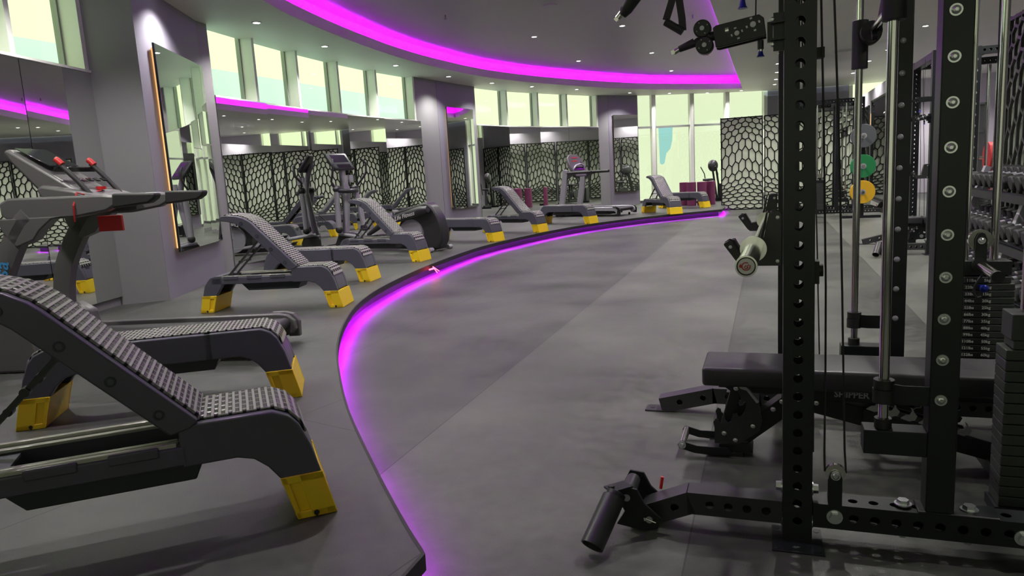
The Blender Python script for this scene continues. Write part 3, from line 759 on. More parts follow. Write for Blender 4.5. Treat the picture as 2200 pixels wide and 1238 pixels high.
# ================================================================== TREADMILLS
def treadmill(t, style):
    """x = distance from the rear edge, y from -W/2 (near side) to W/2, z above the platform"""
    near = style == 0
    W2 = .27 if near else .36
    mb_ = m_tgrey if near else m_silver; mr = m_tgrey if near else m_silver
    L = 1.62
    for sy in (-1, 1):
        r = MB()
        r.prism([(.0, .07), (-.03, .10), (-.02, .16), (.03, .205), (.10, .215), (L, .215), (L, .14), (.12, .12), (.06, .05)], sy * W2 - .045 * (sy > 0), sy * W2 + .045 * (sy < 0))
        r.build('side_rail', m_tgrey if near else m_silver, t, bevel=.008)
        e = MB(); e.prism([(-.035, .04), (-.04, .15), (.0, .205), (.06, .222), (.16, .222), (.16, .205), (.07, .19), (.03, .15), (.05, .04)], sy * (W2 + .012) - .03, sy * (W2 + .012) + .012)
        e.build('rear_end_cap', m_tgrey if near else m_gloss, t, bevel=.006)
    b = MB(); b.prism([(.03, .13), (.02, .16), (.04, .185), (L + .05, .185), (L + .05, .11), (.06, .11)], -W2 + .05, W2 - .05); b.cyl((.045, -W2 + .05, .15), (.045, W2 - .05, .15), .037, n=20); b.build('running_belt', m_belt, t)
    h = MB(); h.prism([(L - .12, .04), (L - .15, .20), (L - .02, .26), (L + .25, .31), (L + .42, .26), (L + .46, .12), (L + .42, .04)], -W2 + .03, W2 - .03); h.build('motor_hood', m_tgrey if near else m_gloss, t, bevel=.02)
    f = MB(); f.box(.3, L + .3, -W2 + .06, W2 - .06, .045, .10)
    for x in (.12, L + .2):
        for sy in (-1, 1): f.cyl((x, sy * (W2 - .05), .0), (x, sy * (W2 - .05), .05), .025, n=12)
    f.build('base_frame', m_black, t)
    for sy in (-1, 1):
        y = sy * (W2 + .03)
        if near:
            bo = MB(); bo.prism([(1.48, 0), (1.47, .12), (1.50, .30), (1.60, .36), (1.82, .34), (1.86, .12), (1.88, 0)], y - .05, y + .05); bo.build('upright_boot', m_tgrey, t, bevel=.02)
            u = MB(); cl = catmull([(1.72, y, .22), (1.71, y, .42), (1.665, y, .62), (1.57, y, .80), (1.465, y, .95), (1.40, y, 1.01)], 5)
            u.sweep([(p[0], p[1], p[2]) for p in cl], [(-.035, -.062), (.035, -.062), (.045, -.03), (.045, .03), (.035, .062), (-.035, .062), (-.045, .03), (-.045, -.03)], up=(1, 0, 0)); uo = u.build('upright', m_tgrey, t)
            j = MB(); j.prism([(1.33, .92), (1.24, .985), (1.18, 1.0), (1.60, 1.0), (1.585, .93), (1.55, .87), (1.50, .82), (1.38, .86)], y - .045, y + .045); j.build('upright_head', m_tgrey, t, bevel=.015)
            a = MB(); a.prism([(.80, 1.055), (.80, 1.105), (.90, 1.118), (1.52, 1.128), (1.58, 1.10), (1.58, 1.02), (1.54, .99), (1.35, .985), (1.1, .985), (.88, 1.015)], y - .035, y + .035); a.build('handrail', m_tgrey, t, bevel=.014)
            g = MB(); g.prism([(.56, 1.075), (.545, 1.105), (.56, 1.112), (.83, 1.122), (.84, 1.03), (.60, 1.05)], y - .038, y + .038); g.build('rail_grip', m_rubberk, t, bevel=.012)
        else:
            bo = MB(); bo.box(1.52, 1.78, y - .045, y + .045, .02, .25); bo.build('upright_boot', m_gloss, t, bevel=.02)
            u = MB(); u.sweep([(1.62, y, .10), (1.54, y, .5), (1.46, y, .92), (1.42, y, 1.12)], [(-.03, -.07), (.03, -.07), (.035, -.04), (.035, .04), (.03, .07), (-.03, .07), (-.035, .04), (-.035, -.04)], up=(1, 0, 0)); u.build('upright', m_silver, t)
            a = MB(); a.tube([(1.45, y, 1.04), (1.2, y, 1.05), (.72, y, 1.05), (.70, y, 1.05)], .035, 12); a.prism([(1.1, 1.02), (1.5, 1.03), (1.5, .86), (1.38, .90), (1.25, .98)], y - .03, y + .03); a.build('handrail', m_rubberk, t)
    if near:
        c = MB(); c.prism([(1.60, 1.445), (1.64, 1.43), (1.60, 1.36), (1.44, 1.17), (1.36, 1.10), (1.04, 1.10), (1.08, 1.145), (1.20, 1.18)], -.165, .165); c.prism([(1.36, 1.20), (1.40, 1.18), (1.36, 1.08), (1.0, 1.08), (1.03, 1.12), (1.15, 1.16)], -.235, .235); c.build('console', m_tgrey, t, bevel=.02)
        a = math.atan2(1.455 - 1.145, 1.62 - 1.06); X_ = (0, -1, 0); Y_ = (math.cos(a), 0, math.sin(a))
        s = MB(); s.box(-.14, .14, .20, .46, 0, .006); so = s.build('display', m_screen, t, bevel=.003); so.matrix_local = TM((1.15, 0, 1.205), X_, Y_)
        so.matrix_local = TM((1.17, 0, 1.222), X_, Y_)
        k = MB()
        for i in range(4): k.box(-.12 + i * .07, -.08 + i * .07, .02, .06, 0, .008)
        k.box(-.20, .20, .165, .18, 0, .03); ko = k.build('control_panel', m_gloss, t, bevel=.002); ko.matrix_local = TM((1.13, 0, 1.20), X_, Y_)
        for y in (-.16, .16):
            g = MB(); g.tube([(1.08, y, 1.12), (1.16, y, 1.22), (1.27, y, 1.335)], .017, 10); go = g.build('pulse_grip', m_rubberk, t)
            r = MB(); r.tube([(1.245, y, 1.325), (1.275, y, 1.355), (1.285, y, 1.36)], .020, 10); r.build('red_button', m_red, go)
        MB().tube([(1.12, -.05, 1.11), (1.08, .05, 1.15), (1.08, .2, 1.12), (1.08, .30, 1.14), (1.08, .345, 1.06), (1.09, .34, .96)], .005, 6).build('safety_cord', m_red, t)
        MB().box(.86, 1.02, .20, .225, .885, .985).build('safety_tag', m_red, t, bevel=.004)
        MB().cyl((1.10, .02, 1.155), (1.10, .02, 1.175), .03, n=20).build('stop_button', m_red, t)
        # side lettering on the near upright
        text('upright_lettering', 'intensa', .13, m_bluep, t, TM((1.655, .347, .56), (-.28, 0, 1), (1, 0, .28), (0, 1, 0)), shear=.0, bold=.001)
    else:
        P = [(-.30, 0), (-.33, .20), (-.28, .38), (-.15, .47), (.15, .47), (.28, .38), (.33, .20), (.30, 0)]
        T = TM((1.30, 0, 1.06), (0, -1, 0), (.42, 0, .9), None)
        c = MB(); c.prism([(x, y) for x, y in P], -.035, .03, 'xy', T); c.prism([(x, y) for x, y in [(-.30, .0), (.30, .0), (.22, -.12), (-.22, -.12)]], -.02, .02, 'xy', T); c.build('console', m_tgrey, t, bevel=.015)
        d = MB(); d.box(-.12, .12, .36, .385, .03, .036, T); d.box(-.16, .06, .27, .295, .03, .036, T); d.build('red_readout', m_red, t)
        MB().box(-.2, .2, .05, .12, .03, .04, T).cyl(tuple(T @ V(.17, .22, .03)), tuple(T @ V(.17, .22, .05)), .03).build('control_panel', m_gloss, t)
        MB().tube([(1.36, -.28, 1.04), (1.28, -.16, 1.22), (1.25, 0, 1.26), (1.28, .16, 1.22), (1.36, .28, 1.04)], .022, 10, (1, 0, 0)).build('hoop_grip', m_silver, t)
d = V(.963, .267)
t = thing('treadmill', 'grey curved-upright treadmill with red emergency cord, behind the two closest decks', 'treadmill', (-3.125, 3.92, PLAT + .001), math.atan2(-.267, -.963))
treadmill(t, 0)
t = thing('treadmill', 'silver treadmill with grey arched console near the far left mirrors', 'treadmill', (-3.12, 16.75, PLAT + .001), math.radians(180 - 20))
treadmill(t, 1)

# ================================================================== ELLIPTICAL
def elliptical(t):
    """x from the rear (flywheel) to the front (console), z above platform"""
    c = MB()
    P = [(-.06, .03), (-.14, .16), (-.15, .34), (-.09, .53), (.0, .67), (.08, .74), (.15, .75), (.74, .62), (.80, .55), (.62, .50), (.74, .34), (.72, .14), (.58, .03)]
    c.prism(P, -.105, .105); c.build('flywheel_cover', m_satin, t, bevel=.03)
    d = MB(); d.cyl((.42, -.145, .27), (.42, .145, .27), .225, n=44); d.build('crank_disc', m_silver, t)
    d = MB(); d.cyl((.42, -.152, .27), (.42, .152, .27), .012, n=12); d.build('disc_hub', m_rubberk, t)
    ar = MB()
    for sy, za in ((-1, .44), (1, .63)):
        ar.tube([(.02, sy * .19, za + .02), (.16, sy * .19, za), (.90, sy * .19, za - .17), (1.25, sy * .19, za - .36)], [.05, .075, .055, .03], 14)
    ar.build('pedal_arm', m_satin, t)
    for sy, zp in ((-1, .10), (1, .25)):
        p = MB(); p.prism([(.95, zp), (1.40, zp - .03), (1.48, zp + .05), (1.44, zp + .06), (1.36, zp), (.97, zp + .035)], sy * .19 - .07, sy * .19 + .07); p.build('pedal', m_rubberk, t, bevel=.01)
    text('side_lettering', 'Life Fitness', .09, m_white, t, TM((.42, .272, .560), (-1, 0, .22), (.22, 0, 1), (0, 1, 0)), shear=.3, bold=.0008)
    f = MB(); f.box(.05, 2.0, -.045, .045, .03, .10); f.bar((.06, -.30, .04), (.06, .30, .04), .06, .05); f.bar((2.0, -.28, .04), (2.0, .28, .04), .06, .05); f.build('base_frame', m_satin, t, bevel=.01)
    r = MB()
    for sy in (-1, 1): r.tube([(.35, sy * .12, .10), (1.0, sy * .12, .16), (1.75, sy * .12, .26), (1.95, sy * .12, .28)], .028, 12)
    r.build('guide_rail', m_silver, t)
    w = MB()
    for sy in (-1, 1): w.cyl((-.02, sy * .20, .035), (-.02, sy * .29, .035), .035, n=18)
    w.build('transport_wheel', m_silver, t)
    b = MB(); b.prism([(1.72, .02), (1.68, .14), (1.74, .26), (1.86, .30), (1.98, .26), (2.06, .12), (2.06, .02)], -.12, .12); b.build('mast_cover', m_satin, t, bevel=.02)
    m_ = MB(); m_.tube([(1.92, 0, .22), (1.86, 0, .6), (1.80, 0, 1.0), (1.86, 0, 1.22), (1.93, 0, 1.46)], [.055, .055, .055, .045, .04], 14, (1, 0, 0)); m_.build('mast', m_silver, t)
    for sy, off in ((-1, .08), (1, -.06)):
        h = MB(); h.tube([(1.78 - off, sy * .22, .38), (1.80 - off * .6, sy * .22, .7), (1.82, sy * .22, .98)], .045, 14, (1, 0, 0)); ho = h.build('moving_handle', m_silver, t)
        MB().ball((1.78 - off, sy * .22, .36), .06).build('lower_joint', m_rubberk, ho)
        MB().ball((1.82, sy * .20, 1.02), .062, (1, 1.4, 1)).build('upper_joint', m_satin, ho)
        h = MB(); h.tube([(1.82, sy * .24, 1.04), (1.80 - off, sy * .28, 1.15), (1.72 - off, sy * .32, 1.26), (1.70 - off, sy * .31, 1.42), (1.76 - off, sy * .25, 1.50)], .018, 10, (1, 0, 0)); h.build('upper_handle', m_satin, ho)
    k = MB(); k.tube([(1.82, -.24, 1.0), (1.70, -.12, .98), (1.68, 0, .98), (1.70, .12, .98), (1.82, .24, 1.0)], .035, 12); k.build('cross_joint', m_satin, t)
    MB().cyl((1.74, -.06, 1.12), (1.74, -.06, 1.24), .04).cyl((1.74, .07, 1.12), (1.74, .07, 1.24), .04).build('bottle_holder', m_silver, t)
    T = TM((1.88, 0, 1.42), (0, -1, 0), (.6, 0, .8), None)
    c = MB(); c.rbox(-.24, .24, -.12, .22, -.03, .035, .03, T=T); co = c.build('console', m_satin, t)
    MB().box(-.17, .17, .02, .17, .035, .038, T).build('display', m_screen, co)
    MB().box(-.15, .15, -.09, -.03, .035, .041, T).build('button_row', m_gloss, co)
t = thing('elliptical_trainer', 'black and silver elliptical trainer with round flywheel cover beside the second column', 'elliptical trainer', (-4.78, 9.95, PLAT + .001), math.radians(180 - 11))
elliptical(t)

# ================================================================== FOAM ROLLERS, SKI TRAINER
for i, (x, y, lb) in enumerate([(-2.15, 20.0, 'plum foam roller standing upright, closest to the inclined deck'), (-1.92, 19.70, 'plum foam roller standing upright, second from the inclined deck'), (-1.66, 19.72, 'plum foam roller standing upright, third from the inclined deck'), (-1.45, 19.95, 'plum foam roller standing upright, nearest the seated exercise machine')]):
    r = MB(); r.pipe((0, 0, 0), (0, 0, .62), .12, .05, 28)
    o = r.build('foam_roller', m_roller, None, bevel=.008); o.location = (x, y, PLAT + .001); tag(o, lb, 'foam roller', 'plum foam rollers')
t = thing('air_bike', 'black air bike with round fan housing beside the first lattice screen', 'exercise bike', (-1.55, 21.2, PLAT + .001), math.radians(60))
MB().bar((-.45, -.25, .03), (-.45, .25, .03), .06, .06).bar((.45, -.25, .03), (.45, .25, .03), .06, .06).box(-.45, .45, -.03, .03, .05, .10).build('base_frame', m_black, t)
MB().bar((.42, -.06, .06), (.22, -.06, .92), .04, .04).bar((.42, .06, .06), (.22, .06, .92), .04, .04).bar((-.2, 0, .08), (-.1, 0, .6), .05, .05).build('mast', m_black, t)
MB().ball((.15, 0, 1.02), .19, (1, .6, .9), 20, 12).build('fan_housing', m_satin, t)
MB().cyl((.05, -.05, .32), (.05, .05, .32), .14, n=24).build('crank_cover', m_satin, t)
MB().rbox(-.22, .02, -.11, .11, .60, .67, .03).build('seat', m_vinyl, t)
MB().box(.5, .66, -.1, .1, 0, .5).build('side_box', m_satin, t, bevel=.01)
MB().tube([(.1, -.2, .45), (.05, -.22, .8), (-.1, -.24, 1.0)], .014).tube([(.1, .2, .45), (.05, .22, .8), (-.1, .24, 1.0)], .014).build('handle', m_black, t)

# ================================================================== CABLE RACK
HS, HR = .0605, .0145
def bolt(parent, p, d, r=.0155, h=.012, m=m_zinc, washer=True, name='bolt'):
    p = V(*p); d = V(*d).normalized(); b = MB()
    if washer: b.cyl(tuple(p), tuple(p + d * .004), r * 1.35, n=18)
    if h > .011: b.cyl(tuple(p + d * .003), tuple(p + d * h), r, r * .92, n=6)
    else: b.cyl(tuple(p + d * .003), tuple(p + d * h * .7), r, r * .93, n=18); b.cyl(tuple(p + d * h * .7), tuple(p + d * h), r * .93, r * .62, n=18, caps=True); b.cyl(tuple(p + d * h), tuple(p + d * (h + .0015)), r * .5, r * .42, n=6)
    return b.build(name, m, parent)
def rack(full=True, label='', group=None):
    O = V(.3, 3.0, 0)
    t = thing('cable_rack', label, 'cable machine', O, 0, group)
    Y0, Y1 = 2.40, 3.60
    TOP = 2.40
    hz = [.0747 + k * HS for k in range(int((TOP - .12) / HS))]
    for y in (Y0, Y1):
        m = MB(); m.perftube((.09, y, .004), (.09, y, TOP), .09, .09, [z - .004 for z in hz], HR, 'b', up=(0, 1, 0)); u = m.build('upright', m_black, t, bevel=0)
        m = MB(); m.box(.012, .168, y - .12 if y < 3 else y - .05, y + .05 if y < 3 else y + .12, 0, .006)
        for sx in (-1, 1):
            for oy in ((-.10, .03) if y < 3 else (.10, -.03)): m.cyl((.09 + sx * .062, y + oy, .006), (.09 + sx * .062, y + oy, .0075), .009, n=12)
        m.build('foot_plate', m_black, t, bevel=.001)
    # inner uprights with round-headed bolts
    for y, xc, zb in ((Y0, .497, .145), (Y1, .545, .145)):
        w = .078
        m = MB(); m.box(xc - w / 2, xc + w / 2, y - .04, y + .04, zb, TOP); m.box(xc - w / 2 - .02, xc + .16, y - .045, y + .045, .1405, .1475); m.build('inner_upright', m_black, t, bevel=.004)
        k = 0
        z = .508
        while z < TOP - .05:
            bolt(t, (xc - .009 if y < 3 else xc - .002, y - .04, z), (0, -1, 0), .0125, .0095 if True else 0, m_zinc if y < 3 else m_silver, y < 3); z += .1245 if y < 3 else .1345
    # base beams
    for y in (Y0, Y1):
        m = MB(); hl = [.06 + k * HS for k in range(19)]
        m.perftube((.138, y, .10), (1.34, y, .10), .085, .082, hl, HR, 'ab'); m.build('base_beam', m_black, t)
        m = MB(); m.box(1.295, 1.385, y - .045, y + .045, 0, TOP); m.build('outer_upright', m_black, t, bevel=.004)
        m = MB(); m.perftube((.138, y, TOP - .05), (1.295, y, TOP - .05), .085, .085, [.06 + k * HS for k in range(18)], HR, 'a'); m.build('top_beam', m_black, t)
        s = -1 if y < 3 else 1
        for (x, z) in ((.202, .102), (.717, .094)): bolt(t, (x, y - .0425, z), (0, -1, 0), .018, .018)
        for x in (.403, .585): bolt(t, (x, y, .147 if x < .5 else .1475), (0, 0, 1), .019, .016); bolt(t, (x, y, .058), (0, 0, -1), .014, .02, washer=False)
        for sx in (-1, 1):
            for z in (.062, .178): bolt(t, (.09 + sx * (.045 if sx < 0 else .045), y - .01, z), (sx, 0, 0), .016, .02)
    for x, z in ((.09, TOP - .05), (.545, TOP - .05), (1.34, TOP - .05), (1.34, .10)):
        m = MB(); m.box(x - .043, x + .043, Y0 + .045, Y1 - .045, z - .043, z + .043); m.build('cross_beam', m_black, t, bevel=.003)
    # forward legs with holes, the front one carries the swivelling bar holder
    for y, sx in ((Y0, 1), (Y1, 1)):
        m = MB(); hl = [.05 + k * HS for k in range(4)]
        m.perftube((.044, y, .098), (-.262, y, .098), .085, .078, hl, HR, 'a')
        m.perftube((-.250, y, .100), (-.405, y, .035) if y < 3 else (-.52, y, .032), .085, .078, [.06, .12] if y < 3 else [.06, .12, .18, .24], HR, 'a')
        if y > 3: m.box(-.60, -.50, y - .045, y + .045, 0, .008)
        m.build('forward_leg', m_satin, t)
        if y > 3: MB().cyl((-.565, y, .008), (-.565, y, .0095), .012, n=14).build('plate_hole', m_rubberk, t)
    lm = MB(); 
    for yy in (2.31, 2.455): lm.prism([(-.345, .055), (-.40, .105), (-.425, .155), (-.475, .16), (-.495, .12), (-.47, .07), (-.50, .02), (-.42, .008), (-.36, .02)], yy - .005, yy + .005)
    lm.box(-.46, -.38, 2.31, 2.455, .012, .020)
    lo = lm.build('bar_holder', m_black, t, bevel=.002)
    MB().cyl((-.462, 2.33, .128), (-.462, 2.44, .128), .026, n=24).build('pivot_sleeve', m_satin, lo)
    MB().cyl((-.462, 2.302, .122), (-.462, 2.306, .122), .013, n=20).build('pivot_pin', m_silver, lo)
    MB().cyl((-.385, 2.300, .05), (-.385, 2.306, .05), .012, n=16).build('hitch_pin', m_silver, lo)
    MB().tube([(-.40, 2.297, .056), (-.385, 2.296, .052), (-.362, 2.297, .044)], .0025, 6).tube([(-.40, 2.297, .060), (-.398, 2.297, .048)], .004, 6).build('pin_clip', m_chrome, lo)
    MB().tube([(-.365, 2.45, .10), (-.358, 2.45, .145)], .006, 8).build('pull_tab', m_red, lo)
    up_ = (-.492, 2.235, .150); en = (-.541, 2.105, .038)
    MB().pipe(up_, en, .039, .034, 28).build('bar_sleeve', m_satin, lo)
    q = MB(); q.cyl((-.490, 2.24, .15), (-.484, 2.252, .162), .033, n=24); q.bar((-.515, 2.255, .168), (-.455, 2.315, .168), .055, .008); q.bar((-.47, 2.31, .17), (-.47, 2.31, .11), .05, .008); q.build('sleeve_yoke', m_black, lo, bevel=.002)
    MB().cyl((-.505, 2.262, .172), (-.505, 2.262, .182), .012, n=8).build('yoke_bolt', m_rubberk, lo)
    # smith guide rods, brackets, stops
    for y, x, zb in ((2.40, .340, .40), (3.60, .379, .372)):
        m = MB(); m.cyl((x, y, zb - .0), (x, y, TOP - .1), .0155, n=20); m.build('guide_rod', m_chrome, t)
        xe = .458 if y < 3 else .506
        m = MB(); m.box(x - .058, xe + .0, y - .038, y + .038, zb - .078, zb); m.build('rod_bracket', m_black, t, bevel=.003)
        m = MB(); m.cyl((x, y, zb), (x, y, zb + .03), .025, n=22); m.build('rod_collar', m_rubberk, t)
        m = MB(); m.cyl((x, y, zb + .082), (x, y, zb + .125), .032, n=24); m.cyl((x, y, zb + .127), (x, y, zb + .155), .030, n=24); m.build('rubber_stop', m_rubberk, t)
        m = MB(); m.prism([(x + .02, y - .02), (x + .05, y - .034), (xe, y - .034), (xe, y - .028), (x + .05, y - .028), (x + .02, y - .008)], zb + .085, zb + .145, 'xy'); m.build('stop_arm', m_black, t)
        bt = 1.625 if y < 3 else 1.622
        m = MB(); m.cyl((x + (.002), y, bt), (x + .002, y, bt + .205), .033, n=24); m.build('carriage', m_rubberk, t, bevel=.002)
        MB().cyl((x + .03, y, 1.765), (x + .07, y, 1.765), .032, n=20).build('carriage_arm', m_rubberk, t)
    m = MB(); m.cyl((.415, 2.1, 1.765), (.415, 3.72, 1.765), .0145, n=20); m.build('smith_bar', m_chrome, t)
    m = MB(); m.cyl((.415, 3.50, 1.765), (.415, 3.55, 1.765), .042, n=24); m.cyl((.415, 3.56, 1.765), (.415, 3.60, 1.765), .048, n=24); m.build('bar_bearing', m_rubberk, t)
    MB().bar((.415, 3.45, 1.765), (.415, 3.40, 1.72), .02, .02).bar((.43, 3.42, 1.75), (.45, 3.36, 1.92), .012, .03).build('safety_hook', m_black, t)
    # low pulleys and cables
    for y in (Y0, Y1):
        m = MB(); m.prism([(.183, .14), (.183, .235), (.190, .252), (.203, .258), (.216, .252), (.223, .235), (.223, .14)], y - .025, y + .0); m.prism([(.183, .14), (.183, .235), (.190, .252), (.203, .258), (.216, .252), (.223, .235), (.223, .14)], y - .045, y - .040); m.build('pulley_bracket', m_black, t)
        MB().cyl((.203, y - .040, .248), (.203, y - .024, .248), .030, n=28).build('pulley_wheel', m_chrome, t)
        bolt(t, (.203, y - .045, .243), (0, -1, 0), .011, .010)
        yy = y - .032
        cb = MB(); cb.tube([(.172, yy, .25), (.170, yy, .32), (.170, yy, .60), (.168, yy, .849), (.158, yy, 1.30), (.146, yy, 1.70), (.13, yy, 2.3)], .0032, 8, (0, 1, 0))
        cb.tube([(.234, yy, .25), (.229, yy, .325), (.214, yy, .849), (.199, yy, 1.297), (.181, yy, 1.70), (.16, yy, 2.3)], .0032, 8, (0, 1, 0))
        cb.build('cable', m_rubberk, t)
        MB().tube([(.133, y + .0, 1.57), (.137, y, .65), (.139, y, .30)], .0025, 6, (0, 1, 0)).build('return_cable', m_rubberk, t)
    # trolley on the front upright (behind it, towards the pulleys)
    m = MB(); m.box(.136, .150, 2.375, 2.43, .86, .93); m.cyl((.15, 2.40, .90), (.162, 2.40, .90), .02, n=16); m.build('trolley', m_rubberk, t)
    MB().box(.136, .158, 2.38, 2.42, 1.54, 1.57).build('cable_stop', m_rubberk, t)
    # weight stacks
    for yc, x0, x1, z0, n, p, lab in ((3.60, .80, .995, .155, 18, .0302, True), (2.66, .716, .95, .075, 15, .0355, False)):
        for k in range(n):
            ztop = z0 + p * (k + 1)
            dx = .0 if (k < n - 1 or not lab) else -.015
            m = MB(); m.box(x0, x1 + dx, yc - .055, yc + .055, z0 + p * k + .0012, ztop - .0012)
            w = m.build('weight_plate', m_cast, t, bevel=.0025)
            if lab and full:
                i = n - 1 - k
                if i < 14:
                    MB().box(x0 + .018, x0 + .098, yc - .0562, yc - .055, z0 + p * k + .004, ztop - .006).build('number_strip', m_black, w)
                    lb = ['11lbs', '22lbs', '33lbs', '44lbs', '55lbs', '66lbs', '77lbs', '88lbs', '99lbs', '110lbs', '121lbs', '132lbs', '143lbs', '154lbs'][i]; kg = '%dkg' % (5 * (i + 1))
                    text('number', lb + '      ' + kg, .0175, m_white, w, TM((x0 + .058, yc - .0566, z0 + p * (k + .5) - .001), (1, 0, 0), (0, 0, 1)), extrude=.0003, bold=.0003)
        if lab:
            m = MB(); m.box(x0, x1 - .012, yc - .045, yc + .045, .702, .765); m.build('stack_carriage', m_black, t, bevel=.003)
            m = MB(); m.prism([(.842, .765), (.842, .86), (.852, .885), (.864, .89), (.876, .885), (.886, .86), (.886, .765)], yc - .05, yc - .04); m.build('top_pulley_bracket', m_black, t)
            MB().pipe((.864, yc - .036, .855), (.864, yc - .012, .855), .046, .030, 32).cyl((.864, yc - .034, .855), (.864, yc - .014, .855), .032, n=24).build('top_pulley', m_chrome, t); bolt(t, (.864, yc - .05, .855), (0, -1, 0), .011, .009)
            for xr in (.925, .825):
                MB().cyl((xr, yc + (0 if xr > .9 else .02), .765), (xr, yc + (0 if xr > .9 else .02), TOP - .1), .016 if xr > .9 else .010, n=18).build('stack_rod', m_chrome, t)
            pg = MB(); pg.cyl((.862, yc - .045, .748), (.862, yc - .30, .737), .021, n=22); po = pg.build('storage_peg', m_chrome, t)
            MB().cyl((.862, yc - .30, .737), (.862, yc - .315, .7365), .024, n=22).cyl((.862, yc - .045, .748), (.862, yc - .055, .748), .032, n=22).build('peg_cap', m_rubberk, po)
            MB().cyl((.868, yc - .056, .655), (.868, yc - .10, .655), .008).ball((.868, yc - .105, .655), .017, (1, .7, 1)).build('selector_pin', m_blue, t)
            MB().tube([(.862, yc - .10, .715), (.845, yc - .12, .70), (.828, yc - .12, .665), (.828, yc - .12, .635), (.840, yc - .12, .618), (.856, yc - .11, .62)], .005, 8, (0, 1, 0)).build('coiled_cord', m_rubberk, t)
            MB().tube([(.815, yc - .03, .86), (.80, yc - .03, 1.4), (.795, yc - .03, 2.3)], .003, 8, (0, 1, 0)).tube([(.905, yc - .03, .86), (.90, yc - .03, 1.4), (.89, yc - .03, 2.3)], .003, 8, (0, 1, 0)).build('stack_cable', m_rubberk, t)
        else:
            m = MB(); m.box(x0 + .02, x1 - .02, yc - .05, yc + .05, z0 + n * p, z0 + n * p + .03); m.box(x0 + .012, x1, yc - .055, yc + .055, z0 + n * p + .03, z0 + n * p + .115); m.build('stack_head', m_cast, t, bevel=.003)
            for xr in (x0 + .06, x1 - .05): MB().cyl((xr, yc, z0 + n * p + .115), (xr, yc, TOP - .1), .0125, n=18).build('stack_rod', m_chrome, t)
            MB().box(x0 - .01, x1 + .02, yc - .06, yc + .06, .04, .075).build('stack_foot', m_black, t)
    # swivel pulley arms at head height (front and rear) on the left of the uprights
    for y in (Y0 - .03,):
        a = bpy.data.objects.new('pulley_arm', None)
        b = MB()
        T = TM((-.075, y, 1.638), (.975, 0, .22), (0, 1, 0))
        b.prism([(-.085, -.030), (-.075, -.033), (.062, -.033), (.062, .020), (.05, .033), (-.075, .033), (-.085, .028)], -.006, .006, 'xz', TM((-.070, y - .02, 1.638), (.99, 0, .14), (0, 1, 0), (-.14, 0, .99)))
        b.prism([(-.085, -.030), (-.075, -.033), (.062, -.033), (.062, .020), (.05, .033), (-.075, .033), (-.085, .028)], -.006, .006, 'xz', TM((-.070, y + .03, 1.638), (.99, 0, .14), (0, 1, 0), (-.14, 0, .99)))
        ao = b.build('pulley_arm', m_black, t, bevel=.002)
        MB().bar((.048, y, 1.652), (.008, y, 1.650), .05, .006).bar((.048, y, 1.603), (.008, y, 1.602), .05, .006).bar((.006, y, 1.597), (.006, y, 1.655), .016, .016, (0, 1, 0)).bar((.05, y, 1.57), (.05, y, 1.68), .07, .008, (0, 1, 0)).build('swivel_fork', m_black, ao)
        for z in (1.660, 1.592): bolt(ao, (.012, y - .0, z), (0, 0, 1 if z > 1.62 else -1), .007, .008)
        for cxx, cz, s in ((-.088, 1.630, .85), (-.042, 1.650, 1.0)):
            bb = MB(); bb.cyl((cxx, y - .027, cz), (cxx, y - .032, cz), .0085 * s, n=14)
            for k in range(4):
                aa = PI / 4 * (2 * k + .4); bb.bar((cxx + math.cos(aa) * .016 * s, y - .0275, cz + math.sin(aa) * .016 * s), (cxx + math.cos(aa) * .021 * s, y - .0275, cz + math.sin(aa) * .021 * s), .007, .009 * s, (0, 1, 0))
            bb.build('bearing', m_white, ao)
        for k, (cxx, cz) in enumerate(((-.190, 1.658), (-.184, 1.608))):
            w = MB(); w.cyl((cxx, y - .018, cz), (cxx, y + .018, cz), .0265, n=30); wo = w.build('pulley_disc', m_black, ao, bevel=.003)
            bb = MB(); bb.cyl((cxx, y - .018, cz), (cxx, y - .024, cz), .007, n=14)
            for k2 in range(4):
                aa = PI / 2 * k2 + .5; bb.bar((cxx + math.cos(aa) * .0165, y - .0185, cz + math.sin(aa) * .0165), (cxx + math.cos(aa) * .019, y - .0185, cz + math.sin(aa) * .019), .003, .011, (0, 1, 0))
            bb.build('disc_insert', m_silver, wo)
        MB().bar((-.186, y, 1.66), (-.182, y, 1.605), .03, .03, (0, 1, 0)).cyl((-.17, y, 1.632), (-.118, y, 1.642), .013, .018, n=16).build('swivel_joint', m_rubberk, ao)
        MB().pipe((-.122, y - .012, 1.642), (-.112, y - .012, 1.643), .016, .008, 18).build('joint_ring', m_chrome, ao)
        pn = MB(); pn.cyl((-.021, y, 1.606), (-.021, y, 1.580), .009, n=14); pno = pn.build('pull_pin', m_black, ao)
        MB().cyl((-.021, y, 1.580), (-.021, y, 1.572), .006).build('pin_shaft', m_chrome, pno)
        MB().cyl((-.021, y, 1.574), (-.021, y, 1.564), .006, .008).cyl((-.021, y, 1.564), (-.021, y, 1.558), .008, .012).build('pin_knob', m_blue, pno)
        MB().ball((-.205, y, 1.624), .011).cyl((-.208, y, 1.622), (-.218, y, 1.618), .010).cyl((-.215, y, 1.621), (-.262, y, 1.606), .014, .010, n=16).build('cable_stop', m_rubberk, ao)
        MB().pipe((-.262, y, 1.606), (-.278, y, 1.598), .008, .005, 14).bar((-.275, y - .006, 1.60), (-.286, y - .006, 1.597), .004, .012).build('stop_eyelet', m_chrome, ao)
        MB().cyl((-.072, y, 1.82), (-.072, y, 1.745), .009).build('upper_pull_pin', m_black, ao)
        MB().cyl((-.072, y, 1.745), (-.072, y, 1.725), .006).build('upper_pin_shaft', m_chrome, ao)
